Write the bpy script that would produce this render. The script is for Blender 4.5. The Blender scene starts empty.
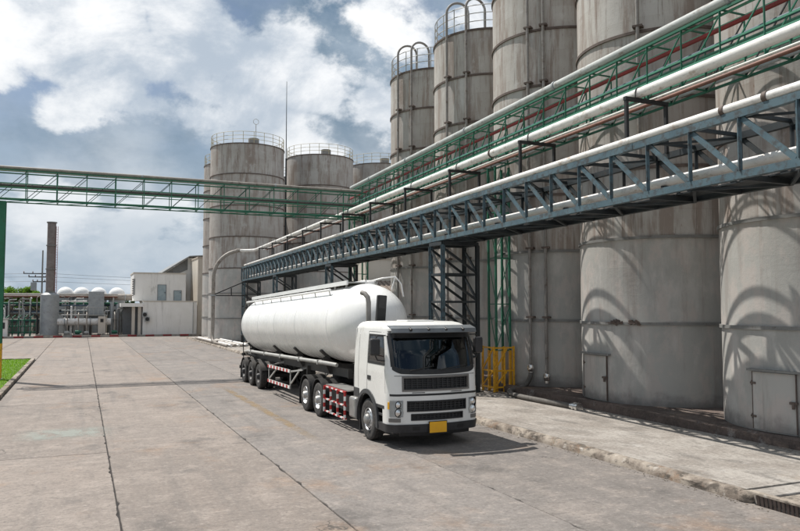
import bpy, math, random
import numpy as np
from mathutils import Vector, Matrix
random.seed(7); rng = np.random.default_rng(7)
R_ = math.radians
scene = bpy.context.scene
COL = scene.collection

# ------------------------------------------------------------------ camera
CAM_H = 3.4; FPX = 723.0
yaw = math.atan(317/FPX); pitch = math.atan(42.5/FPX)
cam = bpy.data.cameras.new('camera'); cam.sensor_width = 36; cam.lens = FPX/800*36
cam.clip_start = .1; cam.clip_end = 6000
co = bpy.data.objects.new('camera', cam); COL.objects.link(co)
co.location = (0, 0, CAM_H); co.rotation_euler = (math.pi/2+pitch, 0, -yaw)
scene.camera = co
scene.render.resolution_x = 1024; scene.render.resolution_y = 680

# ------------------------------------------------------------------ sun, sky
SUN = Vector((-.345, .45, 1.0)).normalized()
sl = bpy.data.lights.new('sun', 'SUN'); sl.energy = 5.0; sl.angle = R_(.53); sl.color = (1, .95, .88)
so = bpy.data.objects.new('sun', sl); COL.objects.link(so)
so.rotation_euler = (-SUN).to_track_quat('-Z', 'Y').to_euler(); so.location = (0, 0, 60)
scene.view_settings.view_transform = 'Standard'; scene.view_settings.look = 'None'
scene.view_settings.exposure = 0.15; scene.view_settings.gamma = 1

W = bpy.data.worlds.new('World'); scene.world = W; W.use_nodes = True
def make_world():
    nt = W.node_tree; N = nt.nodes; L = nt.links; N.clear()
    out = N.new('ShaderNodeOutputWorld'); bg = N.new('ShaderNodeBackground'); bg.inputs['Strength'].default_value = .079
    L.new(bg.outputs[0], out.inputs[0])
    sky = N.new('ShaderNodeTexSky'); sky.sky_type = 'NISHITA'; sky.sun_disc = False
    sky.sun_elevation = math.asin(SUN.z); sky.sun_rotation = math.atan2(SUN.x, SUN.y)
    sky.air_density = 1.0; sky.dust_density = 1.5; sky.ozone_density = 1.2
    tc = N.new('ShaderNodeTexCoord'); sep = N.new('ShaderNodeSeparateXYZ'); L.new(tc.outputs['Generated'], sep.inputs[0])
    def M(op, a, b=None, c=None):
        n = N.new('ShaderNodeMath'); n.operation = op
        for i, v in enumerate((a, b, c)):
            if v is None: continue
            if isinstance(v, (int, float)): n.inputs[i].default_value = v
            else: L.new(v, n.inputs[i])
        return n.outputs[0]
    z = M('ADD', M('MAXIMUM', sep.outputs['Z'], 0.0), .55)
    u = M('DIVIDE', sep.outputs['X'], z); v = M('DIVIDE', sep.outputs['Y'], z)
    cb = N.new('ShaderNodeCombineXYZ'); L.new(u, cb.inputs[0]); L.new(v, cb.inputs[1])
    def noise(scale, detail, rough, off, dist=0.0):
        mp = N.new('ShaderNodeMapping'); mp.inputs['Location'].default_value = off; L.new(cb.outputs[0], mp.inputs[0])
        n = N.new('ShaderNodeTexNoise'); n.inputs['Scale'].default_value = scale; n.inputs['Detail'].default_value = detail
        n.inputs['Roughness'].default_value = rough; n.inputs['Distortion'].default_value = dist
        L.new(mp.outputs[0], n.inputs['Vector']); return n.outputs[0]
    def ramp(x, a, b, smooth=True):
        r = N.new('ShaderNodeMapRange'); r.interpolation_type = 'SMOOTHSTEP' if smooth else 'LINEAR'
        L.new(x, r.inputs[0]); r.inputs[1].default_value = a; r.inputs[2].default_value = b; return r.outputs[0]
    def mix(f, a, b):
        m = N.new('ShaderNodeMix'); m.data_type = 'RGBA'
        for s, x in ((0, f), (6, a), (7, b)):
            if isinstance(x, (float, int)): m.inputs[s].default_value = x
            elif isinstance(x, tuple): m.inputs[s].default_value = x + (1,)
            else: L.new(x, m.inputs[s])
        return m.outputs[2]
    def billow(scale, off):
        mp = N.new('ShaderNodeMapping'); mp.inputs['Location'].default_value = off; L.new(cb.outputs[0], mp.inputs[0])
        wn = N.new('ShaderNodeTexNoise'); wn.inputs['Scale'].default_value = scale*.8; wn.inputs['Detail'].default_value = 5; L.new(mp.outputs[0], wn.inputs['Vector'])
        ad = N.new('ShaderNodeVectorMath'); ad.operation = 'MULTIPLY_ADD'; L.new(wn.outputs[1], ad.inputs[0]); ad.inputs[1].default_value = (.7/scale,)*3; L.new(mp.outputs[0], ad.inputs[2])
        vn = N.new('ShaderNodeTexVoronoi'); vn.feature = 'F1'; vn.inputs['Scale'].default_value = scale; L.new(ad.outputs[0], vn.inputs['Vector'])
        return M('SUBTRACT', .5, M('MULTIPLY', vn.outputs['Distance'], vn.outputs['Distance']))
    bil = M('ADD', M('MULTIPLY', billow(5.0, SKY_OFF[2]), .16), M('MULTIPLY', billow(12.0, SKY_OFF[2]), .11))
    puff = M('ADD', noise(1.75, 11, .62, SKY_OFF[0], .1), bil)
    veil = noise(1.6, 8, .55, SKY_OFF[1])
    dens = ramp(veil, .38, .52)                                     # grey cloud cover, blue only in the gaps
    belly = ramp(M('ADD', noise(2.6, 11, .64, SKY_OFF[3]), M('MULTIPLY', bil, .6)), .41, .70)
    grey = mix(belly, (1.6, 2.6, 3.7), (4.8, 5.8, 6.9))
    c = mix(dens, sky.outputs[0], grey)
    white = ramp(puff, .528, .588)                                    # sunlit cumulus with crisp billowing edges
    core = ramp(M('ADD', noise(3.0, 11, .64, SKY_OFF[2], .2), M('MULTIPLY', bil, .9)), .43, .67)
    cum = mix(core, (5.6, 6.5, 7.6), (12.0, 12.1, 12.2))
    c = mix(white, c, cum)
    low = ramp(sep.outputs['Z'], .34, .04)                          # moist air near the horizon
    wisp = mix(ramp(M('ADD', noise(3.6, 10, .6, SKY_OFF[1], .2), M('MULTIPLY', bil, .5)), .44, .68), (4.9, 5.9, 6.9), (8.6, 9.1, 9.6))
    c = mix(M('MULTIPLY', low, .8), c, wisp)
    L.new(c, bg.inputs['Color'])
SKY_OFF = [(3.54, 7.39, 0), (3.03, 1.8, 0), (23.91, 5.33, 0), (16.78, 13.42, 0)]
make_world()

# ------------------------------------------------------------------ materials
def nodes(name):
    m = bpy.data.materials.new(name); m.use_nodes = True
    nt = m.node_tree; return m, nt.nodes, nt.links, nt.nodes['Principled BSDF']
class NB:
    """small node helper"""
    def __init__(s, name, coord='Object'):
        s.m, s.N, s.L, s.p = nodes(name); s.tc = s.N.new('ShaderNodeTexCoord'); s.co = s.tc.outputs[coord]
    def map(s, sc=(1, 1, 1), loc=(0, 0, 0), src=None):
        n = s.N.new('ShaderNodeMapping'); n.inputs['Scale'].default_value = sc; n.inputs['Location'].default_value = loc
        s.L.new(src or s.co, n.inputs[0]); return n.outputs[0]
    def noise(s, vec, scale, detail=6, rough=.6, dist=0.0):
        n = s.N.new('ShaderNodeTexNoise'); n.inputs['Scale'].default_value = scale; n.inputs['Detail'].default_value = detail
        n.inputs['Roughness'].default_value = rough; n.inputs['Distortion'].default_value = dist
        s.L.new(vec, n.inputs['Vector']); return n.outputs[0]
    def ramp(s, x, a, b):
        r = s.N.new('ShaderNodeMapRange'); r.interpolation_type = 'SMOOTHSTEP'; s.L.new(x, r.inputs[0])
        r.inputs[1].default_value = a; r.inputs[2].default_value = b; return r.outputs[0]
    def math(s, op, a, b=None):
        n = s.N.new('ShaderNodeMath'); n.operation = op
        for i, v in enumerate((a, b)):
            if v is None: continue
            if isinstance(v, (int, float)): n.inputs[i].default_value = v
            else: s.L.new(v, n.inputs[i])
        return n.outputs[0]
    def mix(s, f, a, b, blend='MIX'):
        m = s.N.new('ShaderNodeMix'); m.data_type = 'RGBA'; m.blend_type = blend
        for k, x in ((0, f), (6, a), (7, b)):
            if isinstance(x, (float, int)): m.inputs[k].default_value = x
            elif isinstance(x, tuple): m.inputs[k].default_value = x + (1,)
            else: s.L.new(x, m.inputs[k])
        return m.outputs[2]
    def bump(s, h, strength=.3, dist=.02, prev=None):
        b = s.N.new('ShaderNodeBump'); b.inputs['Strength'].default_value = strength; b.inputs['Distance'].default_value = dist
        s.L.new(h, b.inputs['Height'])
        if prev: s.L.new(prev, b.inputs['Normal'])
        return b.outputs[0]
    def rnd(s):
        return s.N.new('ShaderNodeObjectInfo').outputs['Random']
    def done(s, col, rough=.7, metal=0.0, nrm=None, spec=None):
        if isinstance(col, tuple): s.p.inputs['Base Color'].default_value = col + (1,)
        else: s.L.new(col, s.p.inputs['Base Color'])
        if isinstance(rough, (int, float)): s.p.inputs['Roughness'].default_value = rough
        else: s.L.new(rough, s.p.inputs['Roughness'])
        s.p.inputs['Metallic'].default_value = metal
        if nrm: s.L.new(nrm, s.p.inputs['Normal'])
        if spec is not None: s.p.inputs['Specular IOR Level'].default_value = spec
        return s.m

def paint(name, c, c2=None, dirt=(.10, .075, .05), amt=.55, rough=.45, scale=2.0, metal=0.0, d0=.52, d1=.75, bump=.12):
    b = NB(name); c2 = c2 or tuple(x*.82 for x in c)
    n = b.noise(b.map(), scale, 6, .6)
    col = b.mix(b.ramp(n, .35, .65), c, c2)
    d = b.ramp(b.noise(b.map((1, 1, 1), (3, 5, 1)), scale*3.3, 9, .68), d0, d1)
    col = b.mix(b.math('MULTIPLY', d, amt), col, dirt)
    r = b.math('ADD', b.math('MULTIPLY', d, .3), rough)
    return b.done(col, r, metal, b.bump(b.noise(b.co, 28, 4, .6), bump, .01))

MAT = {}
def mk():
    MAT['white_paint'] = paint('white_paint', (.80, .80, .79), (.74, .74, .73), (.40, .37, .33), .22, .28, .8, bump=.03)
    MAT['cab_white'] = paint('cab_white', (.74, .735, .71), (.69, .685, .66), (.36, .33, .28), .35, .25, .9, bump=.03)
    MAT['tank_white'] = tank_mat()
    MAT['dark_plastic'] = paint('dark_plastic', (.022, .022, .024), (.034, .034, .036), (.11, .10, .085), .35, .55, 3)
    MAT['grey_trim'] = paint('grey_trim', (.045, .046, .049), (.036, .037, .04), (.11, .10, .09), .4, .5, 3)
    MAT['visor'] = paint('visor', (.16, .175, .185), (.13, .14, .15), (.2, .18, .16), .3, .3, 3)
    MAT['chim'] = paint('chim', (.21, .185, .175), (.16, .135, .125), (.12, .05, .04), .6, .7, 1.5)
    MAT['frame_grey'] = paint('frame_grey', (.17, .16, .15), (.14, .13, .12), (.08, .07, .06), .4, .5, 3)
    MAT['silver'] = paint('silver', (.62, .63, .64), (.52, .53, .54), (.3, .28, .25), .3, .28, 4, metal=.7, bump=.02)
    MAT['black'] = paint('black', (.014, .014, .015), None, (.07, .06, .05), .4, .5, 4)
    MAT['rubber'] = paint('rubber', (.022, .022, .023), (.035, .034, .033), (.17, .15, .13), .55, .8, 5, d0=.42)
    MAT['chassis'] = paint('chassis', (.035, .034, .034), (.055, .05, .046), (.15, .11, .08), .5, .65, 4)
    MAT['chrome'] = paint('chrome', (.78, .78, .78), (.66, .66, .66), (.3, .27, .23), .35, .22, 5, metal=1.0, bump=.02)
    MAT['steel'] = paint('steel', (.46, .46, .45), (.36, .36, .35), (.2, .15, .11), .5, .42, 4, metal=.8)
    MAT['rail_grey'] = paint('rail_grey', (.42, .42, .40), (.34, .34, .33), (.2, .14, .1), .5, .5, 3)
    MAT['red'] = paint('red', (.42, .020, .022), (.34, .02, .02), (.2, .12, .1), .4, .45, 4)
    MAT['red_pipe'] = paint('red_pipe', (.30, .028, .03), (.22, .03, .03), (.12, .06, .05), .5, .5, 2)
    MAT['yellow'] = paint('yellow', (.80, .42, .015), (.70, .36, .02), (.16, .09, .04), .7, .5, 4, d0=.47)
    MAT['plate'] = paint('plate', (.85, .43, .01), (.80, .40, .01), (.4, .25, .1), .2, .4, 4)
    MAT['green'] = paint('green', (.012, .110, .062), (.017, .145, .086), (.07, .075, .055), .45, .5, 1.2)
    MAT['light_green'] = paint('light_green', (.07, .26, .17), (.05, .2, .13), (.12, .10, .07), .5, .5, 1.5)
    MAT['blue_steel'] = paint('blue_steel', (.058, .104, .130), (.080, .132, .158), (.040, .030, .024), .75, .5, 1.5, d0=.44, d1=.66)
    MAT['dark_blue'] = paint('dark_blue', (.018, .05, .09), (.03, .065, .11), (.06, .05, .04), .4, .5, 2)
    MAT['dark_steel'] = paint('dark_steel', (.016, .022, .026), (.024, .031, .035), (.05, .035, .025), .6, .55, 2)
    MAT['pipe_white'] = pipe_mat('pipe_white', (.76, .75, .73), (.68, .67, .645), (.32, .24, .18))
    MAT['pipe_grey'] = pipe_mat('pipe_grey', (.42, .44, .43), (.34, .37, .36), (.15, .11, .08))
    MAT['pipe_rust'] = pipe_mat('pipe_rust', (.22, .10, .07), (.16, .08, .06), (.08, .04, .03))
    MAT['pipe_dull'] = pipe_mat('pipe_dull', (.25, .235, .22), (.20, .185, .17), (.11, .075, .055))
    MAT['pipe_rust2'] = pipe_mat('pipe_rust2', (.085, .075, .068), (.06, .055, .05), (.04, .03, .025))
    MAT['pipe_brown'] = pipe_mat('pipe_brown', (.30, .27, .235), (.24, .215, .19), (.12, .08, .06))
    MAT['galv'] = paint('galv', (.34, .36, .37), (.28, .30, .31), (.16, .12, .09), .45, .5, 1.2, metal=.25)
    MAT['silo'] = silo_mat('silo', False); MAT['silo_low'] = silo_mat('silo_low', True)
    MAT['band'] = paint('band', (.085, .062, .052), (.13, .10, .085), (.05, .03, .025), .6, .7, 2.5)
    MAT['band_grey'] = paint('band_grey', (.21, .21, .20), (.17, .17, .165), (.08, .055, .045), .7, .65, 2)
    MAT['rail_yellow'] = paint('rail_yellow', (.42, .36, .19), (.36, .32, .2), (.14, .09, .06), .5, .55, 2)
    MAT['slab'] = slab_mat(); MAT['joint'] = paint('joint', (.020, .018, .017), (.035, .03, .028), (.08, .07, .06), .5, .95, 5)
    MAT['platform'] = platform_mat('platform', (.35, .325, .296), (.235, .21, .186))
    MAT['kerb'] = kerb_mat()
    MAT['plinth'] = platform_mat('plinth', (.135, .10, .085), (.09, .07, .06), bump=.7)
    MAT['ground'] = paint('ground', (.24, .215, .19), (.19, .17, .15), (.12, .1, .08), .5, .95, .4)
    MAT['lawn'] = paint('lawn', (.08, .15, .012), (.10, .18, .018), (.07, .06, .03), .5, .95, 1.5)
    MAT['wall_white'] = wall_mat('wall_white', (.80, .79, .77), (.74, .73, .70))
    MAT['wall_beige'] = wall_mat('wall_beige', (.56, .52, .46), (.50, .46, .40))
    MAT['wall_tan'] = wall_mat('wall_tan', (.42, .37, .31), (.37, .32, .27))
    MAT['wall_dark'] = wall_mat('wall_dark', (.085, .085, .075), (.06, .065, .055))
    MAT['sheet_grey'] = paint('sheet_grey', (.20, .21, .215), (.16, .17, .175), (.13, .1, .08), .5, .5, .6)
    MAT['roof_brown'] = paint('roof_brown', (.22, .175, .145), (.17, .135, .115), (.09, .06, .05), .5, .75, .8)
    MAT['door_blue'] = paint('door_blue', (.33, .40, .43), (.27, .34, .37), (.18, .15, .12), .4, .5, 2)
    MAT['bark'] = paint('bark', (.09, .065, .045), (.06, .045, .033), (.03, .025, .02), .6, .95, 6)
    MAT['hose'] = paint('hose', (.13, .122, .112), (.09, .085, .078), (.08, .06, .05), .6, .75, 6)
    MAT['glass'] = glass_mat(); MAT['lens'] = lens_mat()
    MAT['leaf'] = leaf_mat('leaf', (.06, .14, .016), (.14, .24, .03))
    MAT['leaf_dark'] = leaf_mat('leaf_dark', (.022, .055, .012), (.05, .10, .02))
    MAT['grass'] = leaf_mat('grass', (.09, .19, .012), (.17, .30, .02))
    MAT['yellow_line'] = line_mat(); MAT['stain_mint'] = stain_mat('stain_mint', (.36, .40, .365), .36, .56, .5)
    MAT['seat'] = paint('seat', (.05, .05, .055), (.07, .065, .06), (.1, .09, .08), .3, .9, 4)
    MAT['interior'] = paint('interior', (.10, .10, .10), (.13, .125, .12), (.06, .05, .05), .3, .8, 3)
    MAT['debris'] = paint('debris', (.26, .22, .18), (.19, .16, .13), (.09, .07, .05), .5, .95, 9)

def tank_mat():
    b = NB('tank_white')
    n = b.noise(b.map((1, 1, 1)), 1.1, 6, .6)
    col = b.mix(b.ramp(n, .35, .65), (.82, .82, .81), (.75, .75, .74))
    st = b.ramp(b.noise(b.map((1, .9, .25)), 2.2, 7, .6), .50, .78)         # run-down dirt streaks
    col = b.mix(b.math('MULTIPLY', st, .16), col, (.45, .42, .38))
    drip = b.ramp(b.noise(b.map((.6, 5.0, .12), (3, 1, 0)), 2.0, 8, .66), .58, .74)
    col = b.mix(b.math('MULTIPLY', drip, .28), col, (.36, .31, .26))
    fine = b.ramp(b.noise(b.map((1, 1, 1), (4, 2, 9)), 9, 9, .7), .58, .8)
    col = b.mix(b.math('MULTIPLY', fine, .25), col, (.34, .29, .24))
    return b.done(col, b.math('ADD', b.math('MULTIPLY', st, .3), .27), 0, b.bump(b.noise(b.map((1, .25, 1)), 1.2, 2, .5), .05, .02))

def pipe_mat(name, c1, c2, dirt):
    b = NB(name)
    col = b.mix(b.ramp(b.noise(b.map((1, .35, 1)), 2.2, 7), .35, .65), c1, c2)
    top = b.noise(b.map((1, .6, 1), (5, 1, 2)), 7, 9, .72)
    col = b.mix(b.math('MULTIPLY', b.ramp(top, .50, .68), .45), col, tuple(.55*x for x in c2))
    d = b.ramp(b.noise(b.map((1, .5, 1), (2, 7, 3)), 3.2, 10, .72), .53, .66)
    col = b.mix(b.math('MULTIPLY', d, .75), col, dirt)
    peel = b.ramp(b.noise(b.map((1, .7, 1), (9, 2, 8)), 1.3, 10, .7), .64, .69)
    col = b.mix(b.math('MULTIPLY', peel, .8), col, tuple(.6*x for x in dirt))
    return b.done(col, .55, 0, b.bump(b.noise(b.co, 16, 6, .65), .3, .012))

def silo_mat(name, low):
    b = NB(name)
    sep = b.N.new('ShaderNodeSeparateXYZ'); b.L.new(b.co, sep.inputs[0])
    ang = b.math('MULTIPLY', b.math('ARCTAN2', sep.outputs[1], sep.outputs[0]), 2.75)
    cb = b.N.new('ShaderNodeCombineXYZ'); b.L.new(ang, cb.inputs[0]); b.L.new(sep.outputs[2], cb.inputs[1])
    oi = b.rnd(); b.L.new(b.math('MULTIPLY', oi, 37.0), cb.inputs[2])
    w = cb.outputs[0]
    # plates: every shuttering panel slightly different
    br = b.N.new('ShaderNodeTexBrick'); b.L.new(b.map((1, 1, 0), (0.3, .1, 0), w), br.inputs['Vector'])
    br.inputs['Scale'].default_value = 1; br.inputs['Brick Width'].default_value = 1.1 if not low else 2.3
    br.inputs['Row Height'].default_value = .87; br.inputs['Mortar Size'].default_value = .012
    br.inputs['Color1'].default_value = (0, 0, 0, 1); br.inputs['Color2'].default_value = (1, 1, 1, 1); br.inputs['Mortar'].default_value = (.2, .2, .2, 1)
    br.inputs['Bias'].default_value = 0
    big = b.ramp(b.noise(w, .45, 5, .6), .3, .7)
    streak = b.noise(b.map((1, .09, 1), (1, 4, 0), w), 2.6, 9, .68)
    streak2 = b.noise(b.map((1, .05, 1), (7, 1, 0), w), 6.5, 7, .7)
    blot = b.noise(b.map((1, .55, 1), (3, 2, 0), w), 1.6, 9, .7)
    if low:
        base = b.mix(big, (.43, .42, .395), (.335, .33, .312))
        base = b.mix(b.math('MULTIPLY', br.outputs[0], .22), base, (.46, .44, .41))
        base = b.mix(b.math('MULTIPLY', b.ramp(blot, .48, .60), .7), base, (.50, .44, .405))
        base = b.mix(b.math('MULTIPLY', b.ramp(streak, .50, .68), .55), base, (.25, .205, .18))
        base = b.mix(b.math('MULTIPLY', b.ramp(streak2, .60, .74), .45), base, (.21, .155, .13))
        base = b.mix(b.math('MULTIPLY', oi, .3), base, (.30, .31, .295))
        pale = b.ramp(b.noise(b.map((1, .4, 1), (12, 3, 0), w), 1.1, 8, .65), .52, .66)
        base = b.mix(b.math('MULTIPLY', pale, .5), base, (.53, .515, .49))
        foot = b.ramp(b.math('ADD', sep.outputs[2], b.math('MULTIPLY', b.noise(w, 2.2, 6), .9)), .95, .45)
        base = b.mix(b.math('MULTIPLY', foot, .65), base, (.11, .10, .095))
    else:
        base = b.mix(big, (.44, .42, .39), (.32, .29, .262))
        base = b.mix(b.math('MULTIPLY', br.outputs[0], .42), base, (.52, .515, .50))
        base = b.mix(b.math('MULTIPLY', b.ramp(streak, .46, .62), .68), base, (.20, .145, .115))
        base = b.mix(b.math('MULTIPLY', b.ramp(streak2, .54, .68), .62), base, (.12, .082, .064))
        base = b.mix(b.math('MULTIPLY', b.ramp(blot, .54, .70), .55), base, (.55, .545, .53))
        base = b.mix(b.math('MULTIPLY', oi, .38), base, (.27, .235, .21))
        sp = b.ramp(b.noise(b.map((1, .35, 1), (9, 3, 0), w), 9, 8, .75), .60, .72)
        base = b.mix(b.math('MULTIPLY', sp, .7), base, (.14, .06, .03))
    h = b.math('ADD', br.outputs[1], b.math('MULTIPLY', blot, .8))
    nb = b.bump(br.outputs[1], .25, .006)
    nb = b.bump(b.noise(w, 7, 8, .7), .4, .02, nb)
    return b.done(base, .82 if not low else .62, 0, nb)

def slab_mat():
    b = NB('slab', 'Object')
    geo = b.N.new('ShaderNodeNewGeometry'); pos = geo.outputs['Position']
    r = b.rnd()
    big = b.ramp(b.noise(b.map((1, .6, 1), src=pos), .22, 5, .6), .3, .7)
    oc = b.N.new('ShaderNodeObjectInfo').outputs['Color']
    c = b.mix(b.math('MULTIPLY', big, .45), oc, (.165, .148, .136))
    c = b.mix(b.math('MULTIPLY', b.ramp(b.noise(b.map((1, 1, 1), (5, 5, 0), pos), .9, 6, .65), .45, .72), .5), c, (.33, .285, .25))
    brm = b.noise(b.map((.45, 6.0, 1), (1, 2, 0), pos), 1.6, 7, .72)           # drag marks across the slab
    c = b.mix(b.math('MULTIPLY', b.ramp(brm, .52, .70), .45), c, (.105, .092, .083))
    tyre = b.noise(b.map((1.6, .05, 1), (2, 0, 0), pos), 1.1, 6, .6)           # traffic tracks along it
    c = b.mix(b.math('MULTIPLY', b.ramp(tyre, .50, .70), .40), c, (.115, .107, .101))
    oil = b.ramp(b.noise(b.map((1, .7, 1), (9, 4, 0), pos), .55, 7, .68), .53, .70)
    c = b.mix(b.math('MULTIPLY', oil, .72), c, (.080, .074, .070))
    rust = b.ramp(b.noise(b.map((1, .8, 1), (3, 8, 0), pos), .38, 6, .65), .54, .70)
    c = b.mix(b.math('MULTIPLY', rust, .5), c, (.26, .16, .095))
    spk = b.noise(b.map((1, 1, 1), src=pos), 13, 6, .78)
    c = b.mix(b.math('MULTIPLY', b.ramp(spk, .50, .66), .6), c, (.085, .075, .068))
    c = b.mix(b.math('MULTIPLY', b.ramp(spk, .46, .32), .45), c, (.40, .37, .34))
    mot = b.noise(b.map((1, 1.15, 1), (7, 2, 0), pos), 3.4, 7, .78)
    c = b.mix(b.math('MULTIPLY', b.ramp(mot, .50, .64), .38), c, (.105, .092, .083))
    c = b.mix(b.math('MULTIPLY', b.ramp(mot, .46, .36), .40), c, (.36, .312, .275))
    pit = b.ramp(b.noise(b.map((1, 2.5, 1), (0, 3, 0), pos), 5.5, 6, .65), .63, .69)
    c = b.mix(b.math('MULTIPLY', pit, .7), c, (.05, .045, .042))
    # hairline cracks
    vd = b.N.new('ShaderNodeTexVoronoi'); vd.feature = 'DISTANCE_TO_EDGE'; vd.inputs['Scale'].default_value = .23
    wob = b.N.new('ShaderNodeVectorMath'); wob.operation = 'ADD'
    nz = b.N.new('ShaderNodeTexNoise'); nz.inputs['Scale'].default_value = 1.3; nz.inputs['Detail'].default_value = 6; b.L.new(pos, nz.inputs['Vector'])
    b.L.new(pos, wob.inputs[0]); b.L.new(nz.outputs[1], wob.inputs[1]); b.L.new(wob.outputs[0], vd.inputs['Vector'])
    gate = b.ramp(b.noise(b.map((1, 1, 1), (11, 0, 0), pos), .16, 3), .54, .60)
    ck = b.math('MULTIPLY', b.ramp(vd.outputs[0], .0035, .001), gate)
    c = b.mix(b.math('MULTIPLY', ck, .8), c, (.05, .045, .04))
    h = b.noise(b.map((1, 1, 1), src=pos), 22, 4, .7)
    nb = b.bump(brm, .22, .012); nb = b.bump(h, .35, .008, nb)
    return b.done(c, .84, 0, nb)

def platform_mat(name, c1, c2, bump=.4):
    b = NB(name); geo = b.N.new('ShaderNodeNewGeometry'); pos = geo.outputs['Position']
    c = b.mix(b.ramp(b.noise(b.map(src=pos), .7, 7, .62), .35, .65), c1, c2)
    c = b.mix(b.math('MULTIPLY', b.ramp(b.noise(b.map((1.4, .8, 1), (4, 0, 0), pos), .9, 9, .7), .50, .70), .7), c, tuple(x*.38 for x in c1))
    c = b.mix(b.math('MULTIPLY', b.ramp(b.noise(b.map((1, 1, 1), (0, 9, 0), pos), 1.7, 9, .7), .55, .75), .6), c, (.50, .48, .455))
    c = b.mix(b.math('MULTIPLY', b.ramp(b.noise(b.map((1, .6, 1), (6, 9, 0), pos), .5, 8, .66), .56, .72), .45), c, (.24, .17, .11))
    run = b.noise(b.map((2.2, .35, 1), (2, 5, 0), pos), 1.5, 9, .7)
    c = b.mix(b.math('MULTIPLY', b.ramp(run, .50, .66), .6), c, tuple(x*.36 for x in c1))
    spk = b.noise(b.map(src=pos), 13, 9, .78)
    c = b.mix(b.math('MULTIPLY', b.ramp(spk, .50, .66), .6), c, tuple(x*.32 for x in c2))
    c = b.mix(b.math('MULTIPLY', b.ramp(spk, .46, .33), .45), c, tuple(min(.6, x*1.7) for x in c1))
    nb = b.bump(b.noise(b.map(src=pos), 4.5, 8, .68), bump, .03); nb = b.bump(spk, bump, .01, nb)
    return b.done(c, .9, 0, nb)

def kerb_mat():
    b = NB('kerb'); geo = b.N.new('ShaderNodeNewGeometry'); pos = geo.outputs['Position']
    c = b.mix(b.ramp(b.noise(b.map(src=pos), 1.6, 8, .66), .38, .62), (.36, .315, .265), (.17, .14, .115))
    c = b.mix(b.math('MULTIPLY', b.ramp(b.noise(b.map((1, .8, 1.6), (4, 1, 0), pos), 2.6, 9, .72), .47, .60), .85), c, (.055, .046, .038))
    c = b.mix(b.math('MULTIPLY', b.ramp(b.noise(b.map((1, 1, 1), (8, 3, 0), pos), 1.3, 8, .7), .56, .68), .7), c, (.23, .135, .075))
    c = b.mix(b.math('MULTIPLY', b.ramp(b.noise(b.map((1, 1, 1), (1, 13, 0), pos), 3.4, 9, .7), .58, .68), .8), c, (.47, .44, .40))
    c = b.mix(b.math('MULTIPLY', b.ramp(b.noise(b.map((1, 1, 1), (6, 6, 0), pos), .8, 7, .7), .60, .70), .4), c, (.10, .115, .05))
    spk = b.noise(b.map(src=pos), 15, 9, .78)
    nb = b.bump(b.noise(b.map(src=pos), 5.0, 8, .7), .8, .035); nb = b.bump(spk, .8, .015, nb)
    return b.done(c, .93, 0, nb)

def wall_mat(name, c1, c2):
    b = NB(name)
    c = b.mix(b.ramp(b.noise(b.map(), .35, 6, .6), .35, .65), c1, c2)
    st = b.noise(b.map((1, 1, .10)), 1.6, 8, .66)
    c = b.mix(b.math('MULTIPLY', b.ramp(st, .50, .74), .55), c, (.27, .25, .225))
    c = b.mix(b.math('MULTIPLY', b.ramp(b.noise(b.map((1, 1, .5), (3, 3, 3)), 1.1, 8, .7), .60, .78), .5), c, (.20, .185, .165))
    return b.done(c, .88, 0, b.bump(b.noise(b.co, 8, 6), .2, .02))

def glass_mat():
    m, N, L, p = nodes('glass'); out = N['Material Output']; N.remove(p)
    t = N.new('ShaderNodeBsdfTransparent'); t.inputs[0].default_value = (.22, .25, .26, 1)
    g = N.new('ShaderNodeBsdfGlossy'); g.inputs['Roughness'].default_value = .02; g.inputs[0].default_value = (.9, .93, .95, 1)
    fr = N.new('ShaderNodeFresnel'); fr.inputs[0].default_value = 1.6
    mx = N.new('ShaderNodeMixShader'); L.new(fr.outputs[0], mx.inputs[0]); L.new(t.outputs[0], mx.inputs[1]); L.new(g.outputs[0], mx.inputs[2])
    L.new(mx.outputs[0], out.inputs[0]); return m
def lens_mat():
    m, N, L, p = nodes('lens'); out = N['Material Output']; N.remove(p)
    t = N.new('ShaderNodeBsdfTransparent'); t.inputs[0].default_value = (.9, .92, .93, 1)
    g = N.new('ShaderNodeBsdfGlossy'); g.inputs['Roughness'].default_value = .05
    fr = N.new('ShaderNodeFresnel'); fr.inputs[0].default_value = 1.5
    mx = N.new('ShaderNodeMixShader'); L.new(fr.outputs[0], mx.inputs[0]); L.new(t.outputs[0], mx.inputs[1]); L.new(g.outputs[0], mx.inputs[2])
    L.new(mx.outputs[0], out.inputs[0]); return m
def leaf_mat(name, c1, c2):
    b = NB(name); geo = b.N.new('ShaderNodeNewGeometry')
    c = b.mix(geo.outputs['Random Per Island'], c1, c2)
    m = b.done(c, .6)
    tr = b.N.new('ShaderNodeBsdfTranslucent'); b.L.new(b.mix(1.0, c, (1.5, 1.6, .7), 'MULTIPLY'), tr.inputs[0])
    mx = b.N.new('ShaderNodeMixShader'); mx.inputs[0].default_value = .5
    b.L.new(b.p.outputs[0], mx.inputs[1]); b.L.new(tr.outputs[0], mx.inputs[2]); b.L.new(mx.outputs[0], b.N['Material Output'].inputs[0])
    return m
def line_mat():
    return stain_mat('yellow_line', (.32, .22, .105), .34, .62, .55)
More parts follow.
